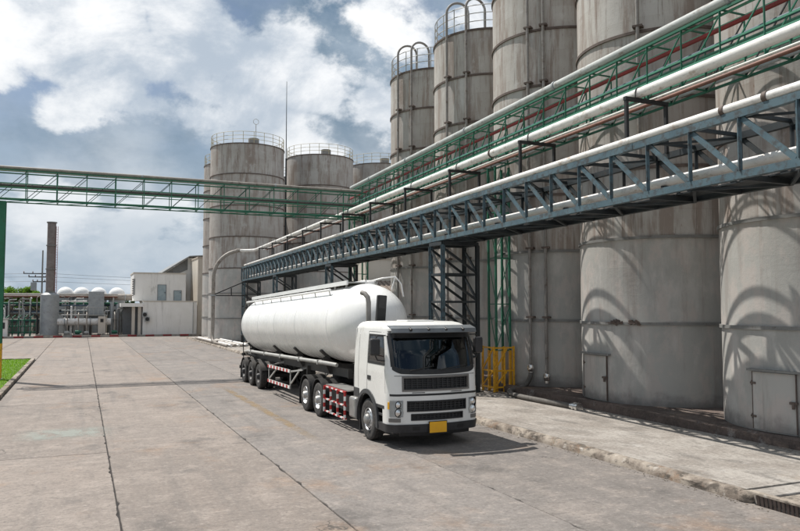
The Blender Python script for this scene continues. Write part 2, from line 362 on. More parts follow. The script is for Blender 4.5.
def stain_mat(name, c, a0, a1, amt=.75):
    b = NB(name); n = b.noise(b.map((1, .6, 1)), 2.4, 10, .72)
    a = b.ramp(n, a0, a1)
    e = b.tc.outputs['UV']; sep = b.N.new('ShaderNodeSeparateXYZ'); b.L.new(e, sep.inputs[0])
    def edge(o): return b.math('MULTIPLY', b.ramp(o, .0, .3), b.ramp(o, 1.0, .7))
    a = b.math('MULTIPLY', b.math('MULTIPLY', a, edge(sep.outputs[0])), edge(sep.outputs[1]))
    b.L.new(b.math('MULTIPLY', a, amt), b.p.inputs['Alpha'])
    return b.done(c, .9)
mk()

# ------------------------------------------------------------------ mesh helpers
ORG = {}
def org(o): return ORG.get(o.name, Vector((0, 0, 0))) if o else Vector((0, 0, 0))
def V3(p): return Vector(p)
class MB:
    def __init__(s): s.v = []; s.f = []
    def add(s, vs, fs):
        k = len(s.v); s.v += [tuple(v) for v in vs]; s.f += [tuple(i+k for i in f) for f in fs]; return s
    def box(s, c, d, rz=0.0, rx=0.0, ry=0.0):
        hx, hy, hz = d[0]/2, d[1]/2, d[2]/2
        vs = [Vector((x, y, z)) for x in (-hx, hx) for y in (-hy, hy) for z in (-hz, hz)]
        if rz or rx or ry:
            m = Matrix.Rotation(rz, 3, 'Z') @ Matrix.Rotation(ry, 3, 'Y') @ Matrix.Rotation(rx, 3, 'X'); vs = [m @ v for v in vs]
        vs = [v+Vector(c) for v in vs]
        return s.add(vs, [(0, 1, 3, 2), (4, 6, 7, 5), (0, 4, 5, 1), (2, 3, 7, 6), (0, 2, 6, 4), (1, 5, 7, 3)])
    def bx(s, x0, x1, y0, y1, z0, z1): return s.box(((x0+x1)/2, (y0+y1)/2, (z0+z1)/2), (abs(x1-x0), abs(y1-y0), abs(z1-z0)))
    def frame(s, p0, p1, up):
        p0, p1 = Vector(p0), Vector(p1); d = (p1-p0).normalized(); up = Vector(up)
        if abs(d.dot(up)) > .98: up = Vector((1, 0, 0)) if abs(d.x) < .9 else Vector((0, 1, 0))
        a = d.cross(up).normalized(); b = a.cross(d).normalized(); return p0, p1, a, b
    def beam(s, p0, p1, w, h, up=(0, 0, 1), ends=(0, 0)):
        p0, p1, a, b = s.frame(p0, p1, up); d = (p1-p0).normalized(); p0 = p0-d*ends[0]; p1 = p1+d*ends[1]
        q = [(-w/2, -h/2), (w/2, -h/2), (w/2, h/2), (-w/2, h/2)]
        vs = [p+a*x+b*y for p in (p0, p1) for x, y in q]
        return s.add(vs, [(3, 2, 1, 0), (4, 5, 6, 7)]+[(i, (i+1) % 4, 4+(i+1) % 4, 4+i) for i in range(4)])
    def angle(s, p0, p1, w, t=.012, up=(0, 0, 1), sx=1, sy=1):
        """L-section bar"""
        p0, p1, a, b = s.frame(p0, p1, up); a = a*sx; b = b*sy
        q = [(0, 0), (w, 0), (w, t), (t, t), (t, w), (0, w)]
        vs = [p+a*x+b*y for p in (p0, p1) for x, y in q]
        return s.add(vs, [(0, 1, 2, 3), (0, 3, 4, 5), (9, 8, 7, 6), (11, 10, 9, 6)]+[(i, 6+i, 6+(i+1) % 6, (i+1) % 6) for i in range(6)])
    def ibeam(s, p0, p1, w, h, t=.02, up=(0, 0, 1)):
        p0, p1, a, b = s.frame(p0, p1, up)
        for (x0, x1, y0, y1) in ((-w/2, w/2, -h/2, -h/2+t), (-w/2, w/2, h/2-t, h/2), (-t/2, t/2, -h/2+t, h/2-t)):
            q = [(x0, y0), (x1, y0), (x1, y1), (x0, y1)]; vs = [p+a*x+b*y for p in (p0, p1) for x, y in q]
            s.add(vs, [(3, 2, 1, 0), (4, 5, 6, 7)]+[(i, (i+1) % 4, 4+(i+1) % 4, 4+i) for i in range(4)])
        return s
    def tube(s, pts, r, n=10, caps=True, closed=False):
        pts = [Vector(p) for p in pts]; m = len(pts); rs = r if isinstance(r, (list, tuple)) else [r]*m
        vs = []; prev = None
        for i, p in enumerate(pts):
            if closed: d = pts[(i+1) % m]-pts[i-1]
            else: d = (pts[min(i+1, m-1)]-pts[max(i-1, 0)])
            d.normalize()
            if prev is None:
                u = Vector((0, 0, 1)) if abs(d.z) < .9 else Vector((1, 0, 0)); a = d.cross(u).normalized()
            else:
                a = (prev-d*prev.dot(d)); a = a.normalized() if a.length > 1e-6 else d.orthogonal().normalized()
            prev = a; b = d.cross(a)
            vs += [p+(a*math.cos(t)+b*math.sin(t))*rs[i] for t in (2*math.pi*k/n for k in range(n))]
        fs = []
        for i in range(m if closed else m-1):
            j = (i+1) % m
            fs += [(i*n+k, i*n+(k+1) % n, j*n+(k+1) % n, j*n+k) for k in range(n)]
        if caps and not closed: fs += [tuple(range(n-1, -1, -1)), tuple((m-1)*n+k for k in range(n))]
        return s.add(vs, fs)
    def lathe(s, prof, c=(0, 0, 0), n=32, axis='z', a0=0.0, a1=2*math.pi, close=False):
        """prof: list of (radius, height)"""
        full = abs(a1-a0-2*math.pi) < 1e-6; k = n if full else n+1; vs = []; c = Vector(c)
        for j in range(k):
            t = a0+(a1-a0)*j/n; ct, st = math.cos(t), math.sin(t)
            for r, h in prof:
                p = (r*ct, r*st, h) if axis == 'z' else ((h, r*ct, r*st) if axis == 'x' else (r*st, h, r*ct))
                vs.append(c+Vector(p))
        m = len(prof); fs = []
        for j in range(n):
            jj = (j+1) % k
            for i in range(m if close else m-1):
                ii = (i+1) % m
                fs.append((j*m+i, jj*m+i, jj*m+ii, j*m+ii))
        return s.add(vs, fs)
    def build(s, name, mat, parent=None, smooth=None, bevel=0.0, kind=None, label=None):
        o_ = org(parent); me = bpy.data.meshes.new(name)
        me.from_pydata([tuple(Vector(v)-o_) for v in s.v], [], s.f); me.validate(); me.update()
        if smooth is not None:
            me.polygons.foreach_set('use_smooth', [True]*len(me.polygons)); me.set_sharp_from_angle(angle=R_(smooth))
        return link(name, me, mat, parent, bevel, kind, label)
def link(name, me, mat, parent=None, bevel=0.0, kind=None, label=None):
    if mat and not me.materials: me.materials.append(MAT[mat] if isinstance(mat, str) else mat)
    ob = bpy.data.objects.new(name, me); COL.objects.link(ob)
    if parent: ob.parent = parent; ORG[ob.name] = org(parent)
    if bevel:
        b = ob.modifiers.new('bevel', 'BEVEL'); b.width = bevel; b.segments = 2; b.limit_method = 'ANGLE'; b.angle_limit = R_(40)
        b.harden_normals = False
    if kind: ob['kind'] = kind
    if label: ob['label'] = label
    return ob
def thing(name, label, cat, loc=(0, 0, 0), group=None):
    o = bpy.data.objects.new(name, None); COL.objects.link(o); o.location = loc; o.empty_display_size = .3
    o['label'] = label; o['category'] = cat; ORG[o.name] = Vector(loc)
    if group: o['group'] = group
    return o
def tag(o, label, cat, group=None):
    o['label'] = label; o['category'] = cat
    if group: o['group'] = group
    return o
def struct(o): o['kind'] = 'structure'; return o
def piece(name, me, parent, loc, rot=(0, 0, 0), sc=(1, 1, 1)):
    """shared-mesh piece, loc in world"""
    ob = bpy.data.objects.new(name, me); COL.objects.link(ob); ob.parent = parent; ob.location = Vector(loc)-org(parent)
    ob.rotation_euler = rot; ob.scale = sc; ORG[ob.name] = Vector(loc); return ob
def arc(c, r, a0, a1, n, u, v):
    c = Vector(c); u = Vector(u); v = Vector(v)
    return [c+u*(r*math.cos(R_(a0+(a1-a0)*i/n)))+v*(r*math.sin(R_(a0+(a1-a0)*i/n))) for i in range(n+1)]

MS = .036                                    # the plant stands 2 degrees askew to the yard
def SX(x, y): return x+MS*(y-25)

# ================================================================== setting
def build_setting():
    m = MB(); m.add([(-2500, -200, -.06), (2500, -200, -.06), (2500, 3500, -.06), (-2500, 3500, -.06)], [(0, 1, 2, 3)])
    struct(m.build('ground', 'ground'))
    # yard of concrete slabs
    m = MB(); m.bx(-2.72, 10.82, -12, 94, -.05, -.022); m.bx(-45, -2.73, 53.3, 94, -.05, -.021)
    yard = struct(m.build('concrete_yard', 'joint'))
    xs = [-2.70, .63, 3.93, 7.15, 10.80]; ys = [-11.4, -2.4, 6.6, 18.6, 28.7, 38.6, 48.6, 58.6, 68.6, 78.6, 91.6]
    def slab(x0, x1, y0, y1, z=0.0):
        g = .007; mb = MB()
        # subdivided long edges so the joints are a little ragged
        n = 64; e = .008
        chip = lambda: abs(random.gauss(0, .005))+(random.uniform(.02, .05) if random.random() < .05 else 0)
        xa = [x0+g+chip() for _ in range(n+1)]; xb = [x1-g-chip() for _ in range(n+1)]
        yy = [y0+g+(y1-y0-2*g)*i/n for i in range(n+1)]
        vs = []; fs = []
        for i in range(n+1):
            ye = yy[i]+(e if i == 0 else (-e if i == n else 0))
            vs += [(xa[i], yy[i], z-.04), (xa[i]+e*.3, yy[i], z-.012), (xa[i]+e, ye, z), (xb[i]-e, ye, z), (xb[i]-e*.3, yy[i], z-.012), (xb[i], yy[i], z-.04)]
        for i in range(n):
            for k in range(5): fs.append((i*6+k, i*6+k+1, i*6+6+k+1, i*6+6+k))
        fs += [(5, 4, 3, 2, 1, 0), tuple(n*6+k for k in range(6))]
        mb.add(vs, [tuple(reversed(f)) for f in fs])
        so_ = mb.build('slab', 'slab', yard); f = random.uniform(.90, 1.12)
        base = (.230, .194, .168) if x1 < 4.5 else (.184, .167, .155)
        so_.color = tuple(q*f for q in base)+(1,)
    for i in range(4):
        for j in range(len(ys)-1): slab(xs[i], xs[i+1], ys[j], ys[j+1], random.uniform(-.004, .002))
    xl = [-2.70-3.33*k for k in range(0, 10)]; yl = [53.4, 58.6, 68.6, 78.6, 91.6]
    for i in range(len(xl)-1):
        for j in range(len(yl)-1): slab(xl[i+1], xl[i], yl[j], yl[j+1], random.uniform(-.004, .002))
    # worn paint and a washed-out spill
    def decal(name, x0, x1, y0, y1, mat, label):
        me = bpy.data.meshes.new(name); me.from_pydata([(x0, y0, .0045), (x1, y0, .0045), (x1, y1, .0045), (x0, y1, .0045)], [], [(0, 1, 2, 3)])
        uv = me.uv_layers.new(); 
        for k, q in enumerate(((0, 0), (1, 0), (1, 1), (0, 1))): uv.data[k].uv = q
        o = link(name, me, mat, yard); o['label'] = label
    decal('painted_line', 5.42, 5.80, 17, 33, 'yellow_line', 'faded yellow line on the concrete beside the truck')
    decal('spill_stain', -1.75, 1.05, 20.7, 22.9, 'stain_mint', 'pale greenish washed-out spill on the concrete')
    # loading pavement in front of the silos
    pv = MB(); n = 170; y0, y1 = 9.55, 84.0; vs = []; fs = []
    rnd = rng.normal(0, 1, (n+1, 4)); ker = np.array([.25, .5, .25])
    for k in range(4): rnd[:, k] = np.convolve(rnd[:, k], ker, 'same')
    pz = .17
    kb = MB(); kv = []; kf = []
    t_ = np.concatenate([np.linspace(0, 24, 125), np.linspace(24.6, y1-y0, n-124)])
    for i in range(n+1):
        y = y0+t_[i]; a, b_, c_, d_ = rnd[i]
        chip = max(0, a-.30)*.14
        kv += [(10.70+abs(b_)*.015, y, -.05), (10.72+.022*b_+chip*.2, y, .045+.015*c_), (10.74+.022*c_+chip*.6, y, .115+.018*d_-chip*.3), (10.80+.02*d_+chip, y, pz-.006-chip*.5), (10.93+.02*b_, y, pz+.006), (11.02, y, pz-.03)]
    for i in range(n):
        for k in range(5): kf.append((i*6+k, i*6+6+k, i*6+6+k+1, i*6+k+1))
    kf += [(0, 1, 2, 3, 4, 5)]
    kb.add(kv, kf); pm = MB(); pm.bx(10.95, 26, 9.55, 84, -.04, pz); pave = struct(pm.build('pavement', 'platform'))
    kb.build('kerb', 'kerb', pave, smooth=50, label='chipped weathered concrete kerb along the pavement')
    # patched lower slab at the near end, around the drain
    pm = MB(); pm.bx(10.83, 14.9, 9.05, 9.50, -.04, pz-.01); pm.build('slab', 'platform', pave, bevel=.02)
    pm = MB(); pm.bx(11.02, 12.35, 4.0, 9.0, -.04, pz-.03); pm.build('slab', 'kerb', pave, bevel=.02)
    pm = MB(); pm.bx(12.40, 14.9, -6.0, 9.0, -.04, pz-.012); pm.build('slab', 'platform', pave, bevel=.02)
    pm = MB(); pm.bx(10.72, 12.35, -6.0, 3.95, -.04, pz-.02); pm.build('slab', 'platform', pave, bevel=.02)
    # plinth under the silo row
    pl = MB(); n = 120; vs = []; fs = []
    for i in range(n+1):
        y = 2+i*(41.0-2)/n; q = rng.normal(0, .014, 4)
        vs += [(14.93+q[0], y, .10), (14.95+q[1]*1.6, y, .37+q[2]*.5), (15.0+abs(q[3]), y, .42), (15.18, y, .425)]
    for i in range(n):
        for k in range(3): fs.append((i*4+k, i*4+4+k, i*4+5+k, i*4+1+k))
    fs += [(0, 1, 2, 3)]
    p = MB(); p.bx(15.1, 24, 2, 41, .05, .42); ph = struct(p.build('silo_plinth', 'plinth'))
    e = MB(); e.add(vs, fs); e.build('edge', 'plinth', ph, smooth=40)
    # lawn and its kerb
    m = MB(); m.add([(-40, 14, .07), (-2.98, 14, .07), (-2.98, 53.0, .07), (-40, 53.0, .07)], [(0, 1, 2, 3)]); struct(m.build('lawn', 'lawn'))
    kerb = None; m = MB(); m.bx(-2.96, -2.76, 14, 53.0, -.05, .02); lk = struct(m.build('lawn_kerb', 'kerb'))
    for i in range(39):
        q = MB(); q.bx(-2.97, -2.75, 14.01+i, 14.99+i, -.04, .13+random.uniform(-.008, .008)); q.build('kerb_stone', 'kerb', lk, bevel=.02)
    for i in range(30):
        q = MB(); q.bx(-2.97-.99-i*1.0, -2.985-i*1.0, 53.0, 53.2, -.04, .13+random.uniform(-.008, .008)); q.build('kerb_stone', 'kerb', lk, bevel=.02)
    # grass blades
    nb = 26000; X = -3.0-rng.beta(1, 1.5, nb)*8.5; Y = 26+rng.random(nb)*27; h = rng.uniform(.035, .10, nb); a = rng.random(nb)*6.283; w = .012
    lean = rng.normal(0, .03, (nb, 2)); v = np.zeros((nb, 3, 3))
    v[:, 0] = np.stack([X-np.cos(a)*w, Y-np.sin(a)*w, np.full(nb, .068)], 1); v[:, 1] = np.stack([X+np.cos(a)*w, Y+np.sin(a)*w, np.full(nb, .068)], 1)
    v[:, 2] = np.stack([X+lean[:, 0], Y+lean[:, 1], .07+h], 1)
    me = bpy.data.meshes.new('grass'); me.from_pydata(v.reshape(-1, 3), [], [(3*i, 3*i+1, 3*i+2) for i in range(nb)])
    o = link('grass', me, 'grass', kind='stuff'); o['label'] = 'short green grass on the lawn strip'
    # grit and leaf litter along the kerb
    m = MB()
    for k in range(380):
        y = 8.8+random.random()**1.3*28; x = 10.66-abs(random.gauss(0, .07)); s = random.uniform(.004, .017); z = s*.3
        m.box((x, y, z), (s*1.6, s, s*.6), random.random()*3, random.uniform(-.3, .3))
    for k in range(220):
        y = 9+random.random()*26; x = 14.88-abs(random.gauss(0, .16)); s = random.uniform(.008, .03)
        m.box((x, y, pz+s*.3), (s*1.6, s, s*.5), random.random()*3, random.uniform(-.3, .3))
    o = m.build('grit', 'debris', kind='stuff'); o['label'] = 'grit and leaf litter along the kerb'
    # red and white kerb at the far end of the yard
    m = MB(); m.bx(-30, 13.6, 91.95, 92.3, -.05, .06); fk = struct(m.build('painted_kerb', 'kerb'))
    mr = MB(); mr.box((0, 0, 0), (.98, .36, .20)); mw = MB(); mw.box((0, 0, 0), (.98, .36, .20))
    mer = bpy.data.meshes.new('kerb_stone'); mer.from_pydata(mr.v, [], mr.f); mer.materials.append(MAT['red_pipe'])
    mew = bpy.data.meshes.new('kerb_stone'); mew.from_pydata(mw.v, [], mw.f); mew.materials.append(MAT['platform'])
    for i in range(43): piece('kerb_stone', mer if i % 2 else mew, fk, (-29.5+i, 92.1, .11))
build_setting()

# ================================================================== silos
def silo(cx, cy, R, base, rings, label, group, low_n=2, roof=.6, railm='rail_grey', pipes=(), door=None, n=72, grey_bands=2, rail_n=22, hatch=True, ladder=None):
    t = thing('silo', label, 'silo', (cx, cy, base), group); zs = [base]+list(rings)
    for i in range(len(zs)-1):
        m = MB(); rr = R+random.uniform(-.006, .006)
        m.lathe([(rr, zs[i]+.002), (rr, zs[i+1]-.002)], (cx, cy, 0), n)
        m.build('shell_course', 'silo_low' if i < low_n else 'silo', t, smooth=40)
    for i, z in enumerate(zs[1:]):
        m = MB(); h = .055; e = .055
        m.lathe([(R-.02, z-h), (R+e, z-h), (R+e, z+h*.6), (R-.02, z+h*.6)], (cx, cy, 0), n, close=True)
        m.build('ring_band', 'band_grey' if i < grey_bands else 'band', t, smooth=30)
    top = zs[-1]
    m = MB(); m.lathe([(R+.02, top), (R*.5, top+roof*.6), (.3, top+roof), (0.001, top+roof)], (cx, cy, 0), n); m.build('roof', 'silo', t, smooth=40)
    m = MB(); m.lathe([(.55, top+.1), (.55, top+roof+.5), (.45, top+roof+.55), (.001, top+roof+.55)], (cx+.4, cy-.9, 0), 20)
    m.build('roof_vent', 'band_grey', t, smooth=40)
    # guard rail
    m = MB(); rp = R-.05
    for hz in (.42, .80, 1.18): m.tube([(cx+rp*math.cos(a), cy+rp*math.sin(a), top+hz) for a in (2*math.pi*k/48 for k in range(48))], .022, 5, closed=True)
    rail = m.build('guard_rail', railm, t, smooth=60)
    pm = MB(); pm.tube([(0, 0, 0), (0, 0, 1.18)], .026, 5); me = bpy.data.meshes.new('post'); me.from_pydata(pm.v, [], pm.f); me.materials.append(MAT[railm])
    for k in range(rail_n):
        a = 2*math.pi*k/rail_n+.1; piece('post', me, rail, (cx+rp*math.cos(a), cy+rp*math.sin(a), top))
    # fill pipes that climb the wall and hook over the rim
    for (ang, z0, dirx) in pipes:
        a = R_(ang); ox, oy = math.cos(a), math.sin(a); px, py = cx+(R+.16)*ox, cy+(R+.16)*oy
        pts = [(px, py, z0), (px, py, top*.5)]
        zc = top+1.05; rad = .52
        dx, dy = (-ox*.8-oy*.6*dirx, -oy*.8+ox*.6*dirx)
        pts += [(px+dx*rad*(1-math.cos(q)), py+dy*rad*(1-math.cos(q)), zc+rad*math.sin(q)) for q in (math.pi*k/12 for k in range(13))]
        ex, ey = px+2*dx*rad, py+2*dy*rad; pts.append((ex, ey, top+.12))
        mp = MB(); mp.tube(pts, .06, 10); fp = mp.build('fill_pipe', 'pipe_dull', t, smooth=50)
        for z in zs[1:-1]:
            if z > z0+.5:
                cm = MB(); cm.box((cx+(R+.1)*ox, cy+(R+.1)*oy, z+.12), (.24, .30, .07), a); cm.build('pipe_clip', 'band', fp)
    if door:
        (ang, wd, h, z0) = door; a = R_(ang); da = wd/R/2; m = MB(); k = 8; vs = []
        aa = [a-da+2*da*i/k for i in range(k+1)]
        for q in aa:
            for rr_ in (R+.008, R+.042):
                for z in (z0, z0+h): vs.append((cx+rr_*math.cos(q), cy+rr_*math.sin(q), z))
        fs = []
        for i in range(k):
            b0, b1 = i*4, i*4+4
            fs += [(b0+2, b0+3, b1+3, b1+2), (b0+1, b1+1, b1+3, b0+3), (b0, b0+2, b1+2, b1)]
        fs += [(0, 1, 3, 2), (k*4, k*4+2, k*4+3, k*4+1)]; m.add(vs, fs); d = m.build('door', 'silo_low', t, smooth=30)
        def rimbar(a0, a1, z0_, z1_, rr0, rr1, nm, mt):
            mm = MB(); vs = []; kk = 8
            for i in range(kk+1):
                q = a0+(a1-a0)*i/kk
                for rr_ in (rr0, rr1):
                    for z in (z0_, z1_): vs.append((cx+rr_*math.cos(q), cy+rr_*math.sin(q), z))
            fs = []
            for i in range(kk):
                b0, b1 = i*4, i*4+4
                fs += [(b0+2, b0+3, b1+3, b1+2), (b0+1, b1+1, b1+3, b0+3), (b0, b0+2, b1+2, b1), (b0, b1, b1+1, b0+1)]
            fs += [(0, 1, 3, 2), (kk*4, kk*4+2, kk*4+3, kk*4+1)]; mm.add(vs, fs); mm.build(nm, mt, d)
        rimbar(a-da*1.18, a+da*1.25, z0+h+.02, z0+h+.075, R, R+.13, 'drip_ledge', 'band_grey')
        rimbar(a+da*1.0, a+da*1.035, z0, z0+h, R+.004, R+.052, 'door_edge', 'band')
        rimbar(a-da*1.035, a-da*1.0, z0, z0+h, R+.004, R+.052, 'door_edge', 'band')
        q = a+da*.93; mm = MB()
        mm.box((cx+(R+.06)*math.cos(q), cy+(R+.06)*math.sin(q), z0+h*.52), (.09, .17, .06), q); mm.box((cx+(R+.09)*math.cos(q), cy+(R+.09)*math.sin(q), z0+h*.48), (.05, .05, .16), q)
        mm.build('latch', 'band', d)
        for zz in (z0+h*.22, z0+h*.8):
            q2 = a-da*.97; hm = MB(); hm.box((cx+(R+.04)*math.cos(q2), cy+(R+.04)*math.sin(q2), zz), (.05, .16, .05), q2); hm.tube([(cx+(R+.05)*math.cos(a-da*1.03), cy+(R+.05)*math.sin(a-da*1.03), zz-.06), (cx+(R+.05)*math.cos(a-da*1.03), cy+(R+.05)*math.sin(a-da*1.03), zz+.06)], .022, 8); hm.build('hinge', 'band', d)
        rimbar(a-da*1.02, a+da*1.02, z0-.03, z0-.004, R, R+.045, 'sill', 'band_grey')
    if hatch:
        a = R_(hatch[0]) if isinstance(hatch, tuple) else None
        if a is not None:
            m = MB(); q = Vector((math.cos(a), math.sin(a), 0)); c = Vector((cx, cy, hatch[1]))+q*(R-.02)
            for off, rr in ((0, .22),):
                m.tube([c, c+q*.09], rr, 16)
            m.build('inspection_port', 'band', t, smooth=40)
    return t
G1 = 'tall silos in a row beside the pavement'
RN = [2.93, 5.58, 7.75, 9.9, 12.05, 14.25, 16.4]
def rowx(y): return 17.86+.030*(y-13)
PB = 1.14
silo(rowx(12.6), 12.6, 2.74, .42, RN, 'nearest grey silo cut off by the right photo edge', G1, door=(185.5, 1.08, 1.38, .47), pipes=((250, 9.0, 1),), hatch=False)
SB = silo(rowx(18.85), 18.85, 2.74, .42, RN, 'grey silo second from the right with small wall hatch', G1, door=(173, 1.3, 1.40, .47), pipes=((214, 8.0, 1),), hatch=False)
silo(rowx(24.85), 24.85, 2.74, .42, RN, 'stained silo standing behind the yellow guard and green mast', G1, pipes=((210, PB, 1), (222.5, PB-.32, 1)), hatch=False)
silo(rowx(30.85), 30.85, 2.74, .42, RN, 'stained silo with two hooked pipes, between the tallest pair', G1, pipes=((196, 1.4, 1), (218, 1.4, 1)), hatch=False)
silo(rowx(36.85), 36.85, 2.74, .42, RN, 'farthest silo of the near row, with hooked pipes at its rim', G1, pipes=((193, 1.4, 1), (213, 1.4, 1)), hatch=False)
G2 = 'far silos beyond the pipe bridge'
RF = [2.4, 4.87, 7.33, 10.45, 13.55, 16.7, 19.72]
silo(15.38, 74.5, 3.74, .05, RF, 'tallest looking far silo beside the bent pipe', G2, railm='rail_yellow', low_n=3, n=64, hatch=False)
silo(16.25, 84.6, 3.74, .05, RF, 'far silo mostly hidden behind the bent pipe silo', G2, railm='rail_yellow', low_n=3, n=48, hatch=False)
silo(24.3, 78.0, 3.74, .05, RF[:-1]+[20.05], 'far silo in the middle with round railing above the bridge', G2, railm='rail_yellow', low_n=3, n=64, hatch=False)
silo(32.6, 80.8, 3.62, .05, RF[:-1]+[20.3], 'far silo half hidden behind the near silo row', G2, railm='rail_yellow', low_n=3, n=48, hatch=False)
silo(23.6, 91.0, 3.6, .05, RF, 'far silo glimpsed in the narrow gap between the two front far silos', G2, railm='rail_yellow', low_n=3, n=48, hatch=False)
# things on and around the silos
def ring_tear(ang, w):
    g = random.Random(int(ang)); m = MB(); cx, cy, Rr = rowx(18.85), 18.85, 2.74
    for k in range(16):
        a = R_(ang)+g.uniform(-.5, .5)*w/Rr; z = 2.96+g.gauss(0, .03); m.box((cx+(Rr+.05)*math.cos(a), cy+(Rr+.05)*math.sin(a), z), (.06, g.uniform(.04, .12), g.uniform(.03, .09)), a, g.uniform(-.6, .6), g.uniform(-.5, .5))
    m.build('ring_tear', 'band', SB, kind='stuff')
ring_tear(195, .50); ring_tear(208, .40)
m = MB(); m.tube([(20.1, 77.0, 19), (20.1, 77.0, 28.4)], [.06, .025], 8); m.tube([(20.1, 77.0, .1), (20.1, 77.0, 19.8)], .09, 8)
tag(m.build('lightning_rod', 'dark_steel'), 'thin lightning rod rising between the two far silos', 'lightning rod')
m = MB(); m.tube([(16.0, 73.6, 20.1), (16.0, 73.6, 22.4)], .035, 6); m.tube([(16.0+.28*math.cos(a), 73.6, 22.65+.28*math.sin(a)) for a in (2*math.pi*k/16 for k in range(16))], .025, 5, closed=True)
tag(m.build('beacon_mast', 'rail_grey'), 'small ring-topped mast on the far silo roof', 'mast')

# ================================================================== green pipe rack, bridge
def lattice(name, label, cat, P, s0, s1, bay, w2, zt, zb, zm, mat='green', mat2='light_green', cs=.10, dia=.035, flip=False):
    """P(s,side,z)->point ; two lattice faces joined into a box"""
    t = thing(name, label, cat, P(s0, 0, zb)); n = int(round((s1-s0)/bay)); st = [s0+(s1-s0)*i/n for i in range(n+1)]
    for sd in (-1, 1):
        for z, mt, c in ((zt, mat, cs), (zb, mat, cs*.9))+tuple((q, mat2, cs*.7) for q in zm):
            m = MB(); m.beam(P(s0, sd, z), P(s1, sd, z), c, c); m.build('chord', mt, t)
        for i, s in enumerate(st):
            m = MB(); m.angle(P(s, sd*.98, zb+.02), P(s, sd*.98, zt-.02), cs*.75, .014, up=(0, 1, 0)); m.build('upright', mat, t)
            if i < n:
                m = MB(); a, b = (zt-.1, zb+.1) if flip else (zb, zt)
                m.beam(P(s, sd*.96, b-.05), P(st[i+1], sd*.96, a+.05), dia, dia); m.build('diagonal_brace', mat if sd < 0 else 'dark_steel', t)
    for i, s in enumerate(st):
        for z in (zt, zb):
            m = MB(); m.beam(P(s, -1, z+.012), P(s, 1, z+.012), cs*.6, cs*.6); m.build('cross_bar', mat, t)
        if i < n:
            m = MB(); m.beam(P(s, -1, zb-.02), P(st[i+1], 1, zb-.02), dia, dia); m.build('floor_brace', mat, t)
    return t
RKX = 14.72
def PR(s, sd, z): return (SX(RKX, s)+sd*.42, s, z)
lattice('pipe_rack', 'green lattice pipe rack running high along the near silos', 'pipe rack', PR, 1.0, 43.0, 1.28, .4, 10.54, 9.02, (9.50, 9.72), cs=.065, dia=.03)
def PBr(s, sd, z): return (s, 38.6-sd*.5, z)
lattice('pipe_bridge', 'green lattice pipe bridge crossing high over the yard', 'pipe bridge', PBr, -5.2, 14.6, 1.32, .5, 9.88, 8.47, (9.06, 9.25), cs=.055, dia=.026, flip=True)
def line_pipe(name, pts, r, mat, label, cat='pipe', flanges=(), n=12):
    t = thing(name, label, cat, pts[0]); m = MB(); m.tube(pts, r, n); m.build('pipe_run', mat, t, smooth=50)
    for (p, d, mt) in flanges:
        p = Vector(p); d = Vector(d).normalized(); f = MB(); f.tube([p-d*.05, p+d*.05], r*1.22, n); f.build('flange', mt, t, smooth=40)
    return t
yd = (MS, 1, 0)
def rk(off, z, y0=1, y1=43): return [(SX(RKX+off, y), y, z) for y in np.linspace(y0, y1, 12)]
fl = [((SX(RKX-.36, y), y, 10.74), yd, 'galv') for y in (12.2, 19.5, 26, 32.5, 38)]
line_pipe('grey_pipe', rk(-.36, 10.74, 1, 41.5), .13, 'pipe_grey', 'thick grey pipe on top of the green pipe rack', flanges=fl)
line_pipe('red_pipe', rk(-.05, 10.26), .06, 'red_pipe', 'red pipe inside the green pipe rack')
line_pipe('green_pipe', rk(-.30, 10.47, 1, 42.5), .035, 'light_green', 'thin green pipe just under the thick grey pipe', n=8)
line_pipe('dark_pipe', rk(-.25, 9.80), .055, 'dark_blue', 'dark blue pipe lying on the rack middle bars')
line_pipe('pale_green_pipe', rk(.12, 9.80), .05, 'light_green', 'pale green pipe next to the dark blue one', n=8)
line_pipe('steel_pipe', rk(.30, 9.12), .05, 'pipe_grey', 'slim grey pipe on the floor of the green rack', n=8)
def br(off, z): return [(x, 38.6-off, z) for x in np.linspace(-5.6, 14.3, 8)]
line_pipe('bridge_pipe', br(.36, 9.995), .09, 'pipe_brown', 'thick brownish pipe on top of the pipe bridge', flanges=[((2.6, 38.24, 9.995), (1, 0, 0), 'galv'), ((9.4, 38.24, 9.995), (1, 0, 0), 'galv')])
line_pipe('bridge_pipe', br(.1, 9.19), .10, 'pipe_rust2', 'dark brown pipe along the middle of the pipe bridge')
line_pipe('bridge_pipe', br(-.25, 9.17), .05, 'light_green', 'pale green pipe along the middle of the bridge')
line_pipe('bridge_pipe', br(-.2, 9.96), .05, 'pipe_grey', 'thin grey pipe on the far side of the bridge top', n=8)
line_pipe('bridge_pipe', br(.2, 8.56), .04, 'green', 'thin green pipe on the bridge floor', n=8)
# left gantry post with yellow foot
t = thing('gantry_post', 'green gantry post with yellow foot at the left edge', 'post', (-3.58, 38.6, .07))
m = MB(); m.ibeam((-3.58, 38.6, 1.75), (-3.58, 38.6, 8.44), .34, .36, .03, up=(0, 1, 0)); m.build('shaft', 'green', t)
m = MB(); m.ibeam((-3.58, 38.6, .1), (-3.58, 38.6, 1.745), .35, .37, .032, up=(0, 1, 0)); m.build('foot', 'yellow', t)
m = MB(); m.bx(-3.93, -3.38, 38.3, 38.9, .02, .10); m.build('base_plate', 'galv', t)
